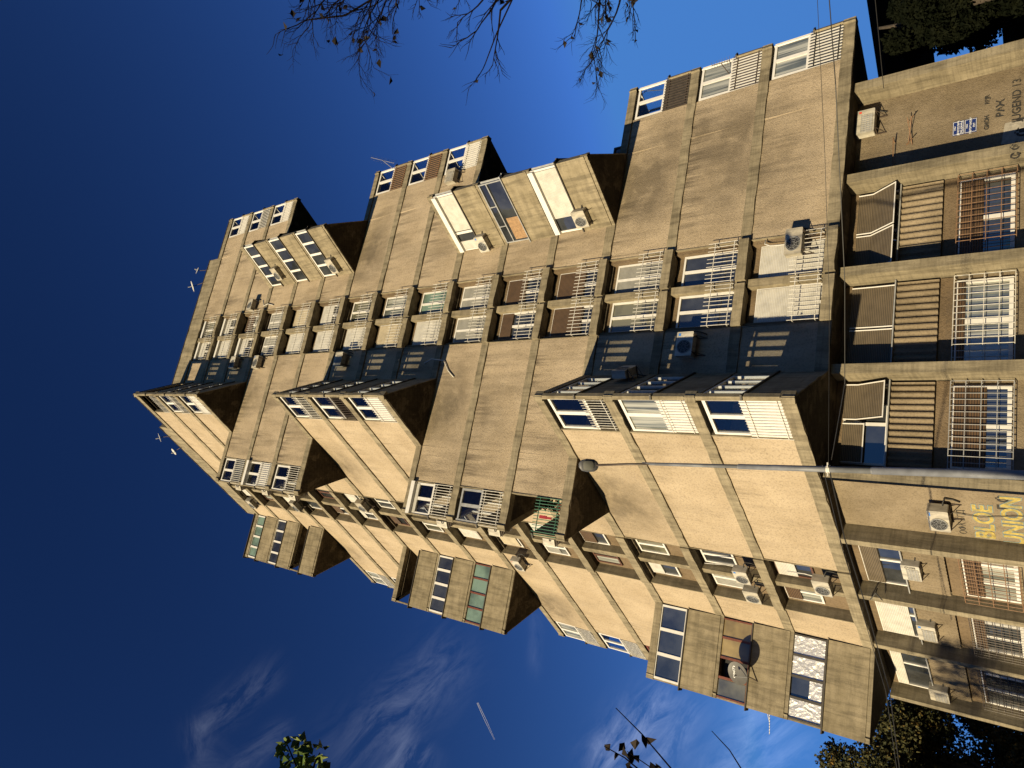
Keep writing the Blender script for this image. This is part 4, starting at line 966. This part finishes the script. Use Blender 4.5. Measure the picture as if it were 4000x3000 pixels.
cl = MB(); qc = athoriz(3236, 1832, HR); cl.tube([qc - Vector((0, 0, .03)), qc + Vector((0, 0, .03))], .072, 12); cl.tube([qc + Vector((-.12, -.05, 0)), qc + Vector((.12, -.05, 0))], .012, 5); cl.build('clamp', M['whitemetal'], o)
# ------------------------------------------------------------------ cables
def cable(pts, label, r=.012, sag=0.0, group=None):
    P = []
    for i in range(len(pts) - 1):
        for k in range(8):
            t_ = k / 8; q = pts[i].lerp(pts[i + 1], t_); q = q - Vector((0, 0, sag * 4 * t_ * (1 - t_))); P.append(q)
    P.append(pts[-1]); mb = MB(); mb.tube(P, r, 5); o = mb.build('overhead_cable', M['black']); tag(o, label, 'cable', group); return o
qL = athoriz(3236, 1818, HR - .1)
cable([at(3190, -60, 9.5), at(3222, 600, 9.0), at(3240, 1193, 9.9), qL], 'thin overhead cable nearer the tower balconies, running to the lamp pole clamp', .003)
cable([at(3235, -60, 9.5), at(3264, 330, 9.2), at(3300, 1100, 9.8), at(3300, 1500, 10.6), qL + Vector((.1, 0, -.05))], 'thicker twisted overhead cable running from the top right to the lamp pole', .006)
cable([at(3415, -40, 16), at(3452, 345, 17)], 'single cable crossing the strip of sky right of the tower', .007)
e1 = FB.p(13.4, -.25, .0); e2 = at(3521, 3060, 24)
cable([qL, athoriz(3300, 2105, 14.5), athoriz(3390, 2390, 17.5), athoriz(3475, 2700, 21.0), e2], 'lower cable from the lamp pole to the left corner of the tower', .012)
cable([qL + Vector((0, 0, .1)), athoriz(3292, 2150, 14.8), athoriz(3380, 2430, 17.6), athoriz(3460, 2700, 20.6), e2 + Vector((.3, 0, .1))], 'upper cable from the lamp pole to the left corner of the tower', .008)
o = cable([FB.p(5.0, -1.05, DB + .05), FB.p(5.1, -1.3, DB + .05), FB.p(4.9, -1.6, DB + .05), FB.p(4.9, -2.4, DB + .05)], 'black cable running down over the yellow graffiti from the air conditioner', .012)
# ------------------------------------------------------------------ contrail
c0 = at(1865, 2745, 9000); c1 = at(1932, 2890, 9000); mb = MB(); dd = (c1 - c0).normalized(); sd = dd.cross(ray(1900, 2820)).normalized()
for off in (-16, 16):
    mb.tube([c0 + sd * off * .4, c0.lerp(c1, .5) + sd * off * .6, c1 + sd * off * .25], 4, 6, 1.2)
cmm = plain('ice_vapour', (.9, .9, .9), 1, .05)
cmm.node_tree.nodes['Principled BSDF'].inputs['Alpha'].default_value = .22
tag(mb.build('contrail', cmm), 'thin double white contrail slanting across the open blue sky', 'contrail')
# ------------------------------------------------------------------ trees
def tubes_tree(trunk, name_label, cat='tree', name='tree', parts=None): pass
def crown(mb, c, R, n, size, zs=1.0, clumps=None, dens=1.0):
    cl = clumps or [(Vector((random.uniform(-1, 1), random.uniform(-1, 1), random.uniform(-1, 1) * zs)) * .75, random.uniform(.22, .42)) for _ in range(26)]
    for i in range(n):
        o_, r_ = random.choice(cl)
        d = Vector((random.gauss(0, 1), random.gauss(0, 1), random.gauss(0, 1))).normalized() * (random.random() ** .45) * r_
        leaf(mb, c + Vector(((o_.x + d.x) * R, (o_.y + d.y) * R, (o_.z + d.z) * R)), size)
def leafy_tree(base, h, R, n, size, mat, label, name, group=None, lean=(0, 0), zs=1.2, nb=9):
    o = empty(name, base, label, 'tree', group); top = base + Vector((lean[0], lean[1], h))
    tr = MB(); pts = [base + (top - base) * (i / 6) + Vector((random.uniform(-.1, .1), random.uniform(-.1, .1), 0)) for i in range(7)]; tr.tube(pts, .28, 8, .05)
    c = base + Vector((lean[0], lean[1], h - R * zs * .9)); cls = []
    for i in range(nb * 3):
        d = Vector((random.gauss(0, 1), random.gauss(0, 1), random.gauss(0, 1) * zs)).normalized() * random.uniform(.35, .9); cls.append((Vector((d.x, d.y, d.z * zs)), random.uniform(.18, .36)))
        if i % 3 == 0: s = pts[random.randint(2, 5)]; e = c + Vector((d.x, d.y, d.z * zs)) * R; tr.tube([s, s.lerp(e, .5) + Vector((0, 0, .3)), e], .09, 5, .015)
    tr.build('trunk', M['bark'], o, smooth=True)
    cr = MB(); crown(cr, c, R, n, size, clumps=cls); cr.build('crown', M[mat], o, fix=False)
    return o
# lower-left autumn trees beyond the far end of the tower
g_ = 'autumn trees beyond the tower'
leafy_tree(Vector((-19.5, 34, 0)), 12.0, 4.6, 30000, .17, 'leaf_autumn', 'autumn tree with thin yellowing top rising beyond the far left end of the tower', 'autumn_tree', g_)
leafy_tree(Vector((-16.6, 34.5, 0)), 9.5, 3.8, 30000, .17, 'leaf_autumn', 'dense autumn tree tucked against the left end wall of the tower base', 'autumn_tree', g_)
leafy_tree(Vector((-20.5, 29, 0)), 8.2, 4.0, 30000, .17, 'leaf_autumn', 'brownish autumn tree at the lower left corner of the view', 'autumn_tree', g_)
leafy_tree(Vector((-25.2, 6.2, 0)), 8.8, 4.0, 9000, .24, 'leaf_autumn', 'tree beside the road whose crown throws dappled shade on the left end of the base', 'roadside_tree')
hb = empty('added_shade_house', Vector((3, -11, 0)), 'plain low house added unseen behind the viewer to shade the right edge', 'house')  # unseen house added to block the low sun from the right corner
mb = MB(); mb.prism([Vector((-2.5, -14, 0)), Vector((11, -14, 0)), Vector((11, -6, 0)), Vector((-2.5, -6, 0))], 0, 12); mb.build('wall', M['base'], hb)
mb = MB(); mb.prism([Vector((-2.9, -14.4, 0)), Vector((11.4, -14.4, 0)), Vector((11.4, -5.6, 0)), Vector((-2.9, -5.6, 0))], 12.01, 12.3); mb.build('roof', M['soffit'], hb)
for q in range(4):
    for z_ in range(3):
        mb = MB(); x_ = -1 + q * 3.2; mb.prism([Vector((x_, -6, 0)), Vector((x_ + 1.4, -6, 0)), Vector((x_ + 1.4, -5.95, 0)), Vector((x_, -5.95, 0))], 1.2 + z_ * 3.4, 2.9 + z_ * 3.4); mb.build('window', M['pane'], hb)
leafy_tree(Vector((-18.0, 26.5, 0)), 6.0, 2.8, 16000, .14, 'leaf_dark', 'low dark bushy tree standing left of the base end wall', 'bushy_tree')
# neighbouring block on the right with trees in front
nb = empty('neighbouring_block', Vector((20, 27, 0)), 'dark shaded neighbouring block with a flat overhanging roof beyond the right corner', 'building')
e0 = athoriz(3418, -20, 21.0); e1_ = athoriz(3470, 345, 25.0); zr = 0.5 * (e0.z + e1_.z)
def atz_(x, y, z): d = ray(x, y); return EYE + d * ((z - EYE.z) / d.z)
zr = 8.6; e0 = atz_(3418, -20, zr); e1_ = atz_(3476, 380, zr); ed = (e1_ - e0); ed.z = 0; ed.normalize(); inn = Vector((-ed.y, ed.x, 0))
if inn.x < 0: inn = -inn
a = e0 - ed * 10; b = e1_ + ed * 14
mb = MB(); pl = [a, b, b + inn * 14, a + inn * 14]
if (pl[1] - pl[0]).cross(pl[2] - pl[1]).z < 0: pl = pl[::-1]
M['shade_black'] = plain('shade_black_board', (.012, .010, .008), .95, .3, .1)  # near-black colour stands in for the shade on this block
mb.prism(pl, zr, zr + .35); mb.build('roof', M['shade_black'], nb)
mb = MB(); fr = Fr(Vector((a.x, a.y, 0)) + inn * 3.0, ed, -inn); Lw = (b - a).length
mb.box(fr, 0, Lw, -Z1 / FH, (4.4 - Z1) / FH, -.3, 0); mb.build('wall', M['shade_black'], nb)
for i in range(6):
    cb = MB(); cb.box(fr, 1 + i * 6, 1.4 + i * 6, (4.4 - Z1) / FH, (zr - .01 - Z1) / FH, -.3, 0); cb.build('column', M['shade_black'], nb)
for i in range(4):
    o = MB(); s0 = 4 + i * 6; o.box(fr, s0, s0 + 1.6, -1.2, -.6, 0, .03); oo = o.build('window', M['pane'], nb)
g2 = 'dark trees in front of the neighbouring block'
for (x, y, h, R, lb) in ((12.6, 27.5, 7.3, 1.7, 'dark evergreen tree between the street plates and the neighbouring block'), (15.4, 30.0, 7.4, 2.4, 'dark evergreen tree farther right in front of the neighbouring block'), (13.9, 27.2, 6.2, 2.1, 'lower dark evergreen filling the gap between its two taller neighbours'), (12.6, 29.6, 5.0, 1.9, 'low dark bushy evergreen peeping just over the base wall edge near the street plates')):
    leafy_tree(Vector((x, y, 0)), h, R, 22000, .15, 'leaf_dark', lb, 'evergreen_tree', g2, zs=1.1)
# bare branches overhead (tree stands beside the camera, outside the frame on the right)
def bare_tree(trunk_pts, limbs, label, name, leaves, seed, leafm='leaf_dry', twr=.012, ls=.07):
    random.seed(seed); o = empty(name, Vector((trunk_pts[0].x, trunk_pts[0].y, 0)), label, 'tree')
    tr = MB(); tr.tube(trunk_pts, .17, 10, .07); tr.build('trunk', M['bark'], o, smooth=True)
    br = MB(); lf = MB()
    def grow(p, d, L, r, depth):
        n = 6; q = p.copy(); pts = [q.copy()]
        for i in range(n):
            d = (d + Vector((random.gauss(0, .10), random.gauss(0, .10), random.gauss(0, .10)))).normalized(); q = q + d * L / n; pts.append(q.copy())
            if depth > 0 and i > 0 and random.random() < .95:
                s = d.orthogonal().normalized(); s.rotate(Matrix.Rotation(random.uniform(0, 2 * PI), 3, d)); grow(q, (d + s * random.uniform(.4, .8)).normalized(), L * random.uniform(.4, .65), r * .55, depth - 1)
            elif random.random() < leaves: leaf(lf, q, ls, .5)
        br.tube(pts, r, 5, r * .35)
        if random.random() < leaves * 2: leaf(lf, q, ls, .5)
    for (pts, L, r, dep) in limbs:
        br.tube(pts, r * 2.2, 6, r); grow(pts[-1], (pts[-1] - pts[-2]).normalized(), L, r, dep)
    br.build('branches', M['twig'], o, smooth=True)
    if lf.v: lf.build('leaves', M[leafm], o, fix=False)
    return o
D = 8.0
T = [Vector((9.5, 4.0, 0)), Vector((9.3, 4.0, 3)), Vector((9.0, 3.9, 6)), Vector((8.2, 3.8, 8.5))]
fork = T[-1]
def L_(x0, y0, x1, y1, L, r, dep, dist=D): return ([fork, at(x0, y0 - 500, dist * 1.02), at(x0, y0 - 130, dist), at(x1, y1 - 110, dist)], L * .56, r * .85, dep)
limbs = [([fork, at(2045, -500, D), at(2040, -50, D), at(1955, 40, D), at(1950, 90, D)], .4, .010, 2), ([fork, at(2045, -500, D), at(2000, 0, D), at(1940, 130, D), at(1895, 250, D)], .30, .006, 1),
         ([fork, at(1600, -500, D), at(1480, -20, D), at(1350, 60, D), at(1200, 78, D)], .35, .007, 1), L_(1620, -100, 1540, 20, 1.0, .012, 3), L_(1450, -60, 1330, 40, 1.0, .012, 3), L_(1550, -60, 1500, 60, 1.0, .012, 3), L_(1250, -80, 1230, 10, .6, .010, 2), L_(1580, -60, 1490, 60, .6, .010, 3), L_(1700, -100, 1600, 10, .6, .010, 2),
         L_(2450, -20, 2420, 120, 1.0, .012, 3), L_(2360, 0, 2340, 130, 1.0, .012, 3), L_(2500, -20, 2480, 60, .6, .010, 2), L_(2300, 0, 2270, 120, .6, .009, 2), L_(1780, -100, 1740, 0, .45, .009, 2),
         L_(1560, -90, 1440, 0, .75, .014, 2), L_(1500, -60, 1400, 30, .75, .012, 3), L_(1500, -150, 1480, -10, .8, .013, 3), L_(1600, -120, 1570, -20, .7, .012, 3), L_(1660, -100, 1640, 0, .55, .010, 2), L_(1350, -60, 1290, 10, .5, .01, 2),
         L_(2000, -120, 1955, 40, .95, .016, 2), L_(2040, -100, 1900, 90, .7, .012, 2), L_(2100, -120, 2010, 0, .45, .012, 3), L_(1850, -100, 1820, -20, .5, .009, 2),
         L_(2420, -140, 2380, 0, .62, .013, 3), L_(2360, -120, 2350, 0, .6, .012, 3), L_(2500, -120, 2480, -20, .5, .011, 3), L_(2300, -130, 2290, -10, .55, .011, 2), L_(2200, -80, 2120, 0, .35, .008, 2)]
bare_tree(T, limbs, 'bare tree with dark twigs and few curled dry leaves hanging into the top edge', 'bare_tree', .005, 11)
# leafy twigs entering at lower left
T2 = [Vector((-8.2, 2.2, 0)), Vector((-8.0, 2.3, 3)), Vector((-7.6, 2.5, 5.5))]
fork = T2[-1]
def twig_tree():
    o = empty('young_tree', Vector((-8.2, 2.2, 0)), 'leafy tree whose twig ends with green and brown leaves reach in at the lower edge', 'tree')
    tr = MB(); tr.tube(T2, .12, 8, .05); tr.build('trunk', M['bark'], o, smooth=True)
    br = MB(); g1 = MB(); g2_ = MB(); random.seed(5)
    d = 5.2
    def tw(pts, r=.008): P = [fork] + [at(x, y, d) for x, y in pts]; br.tube(P, r * 1.5, 5, r * .5); return P
    tw([(1180, 3150), (1160, 3000), (1120, 2905)]); tw([(1180, 3150), (1230, 2980), (1250, 2940)])
    for i in range(75):
        t_ = random.random(); x = 1090 + 180 * random.random(); y = 2885 + 120 * random.random() + abs(x - 1110) * .12
        leaf(g1, at(x, y, d + random.uniform(-.08, .08)), .075, .5)
    tw([(2640, 3200), (2620, 3000), (2510, 2870), (2405, 2765)], .006); tw([(2640, 3200), (2500, 3010), (2440, 2960), (2360, 2915)], .006); tw([(2640, 3200), (2560, 3010), (2450, 2935)], .005)
    tw([(2960, 3200), (2900, 3010), (2850, 2930), (2780, 2855)], .005)
    for (x, y) in ((2510, 2880), (2505, 2870), (2455, 2960), (2465, 2970), (2460, 2990), (2480, 2930), (2385, 2905), (2400, 2970), (2540, 2975), (2560, 2980), (2475, 2950), (2440, 2900), (2470, 2985)):
        leaf(g2_, at(x, y, d), .085, .6)
    br.build('branches', M['twig'], o, smooth=True); g1.build('leaves', M['leaf_yellow'], o, fix=False); g2_.build('dry_leaves', M['leaf_dry'], o, fix=False)
twig_tree()
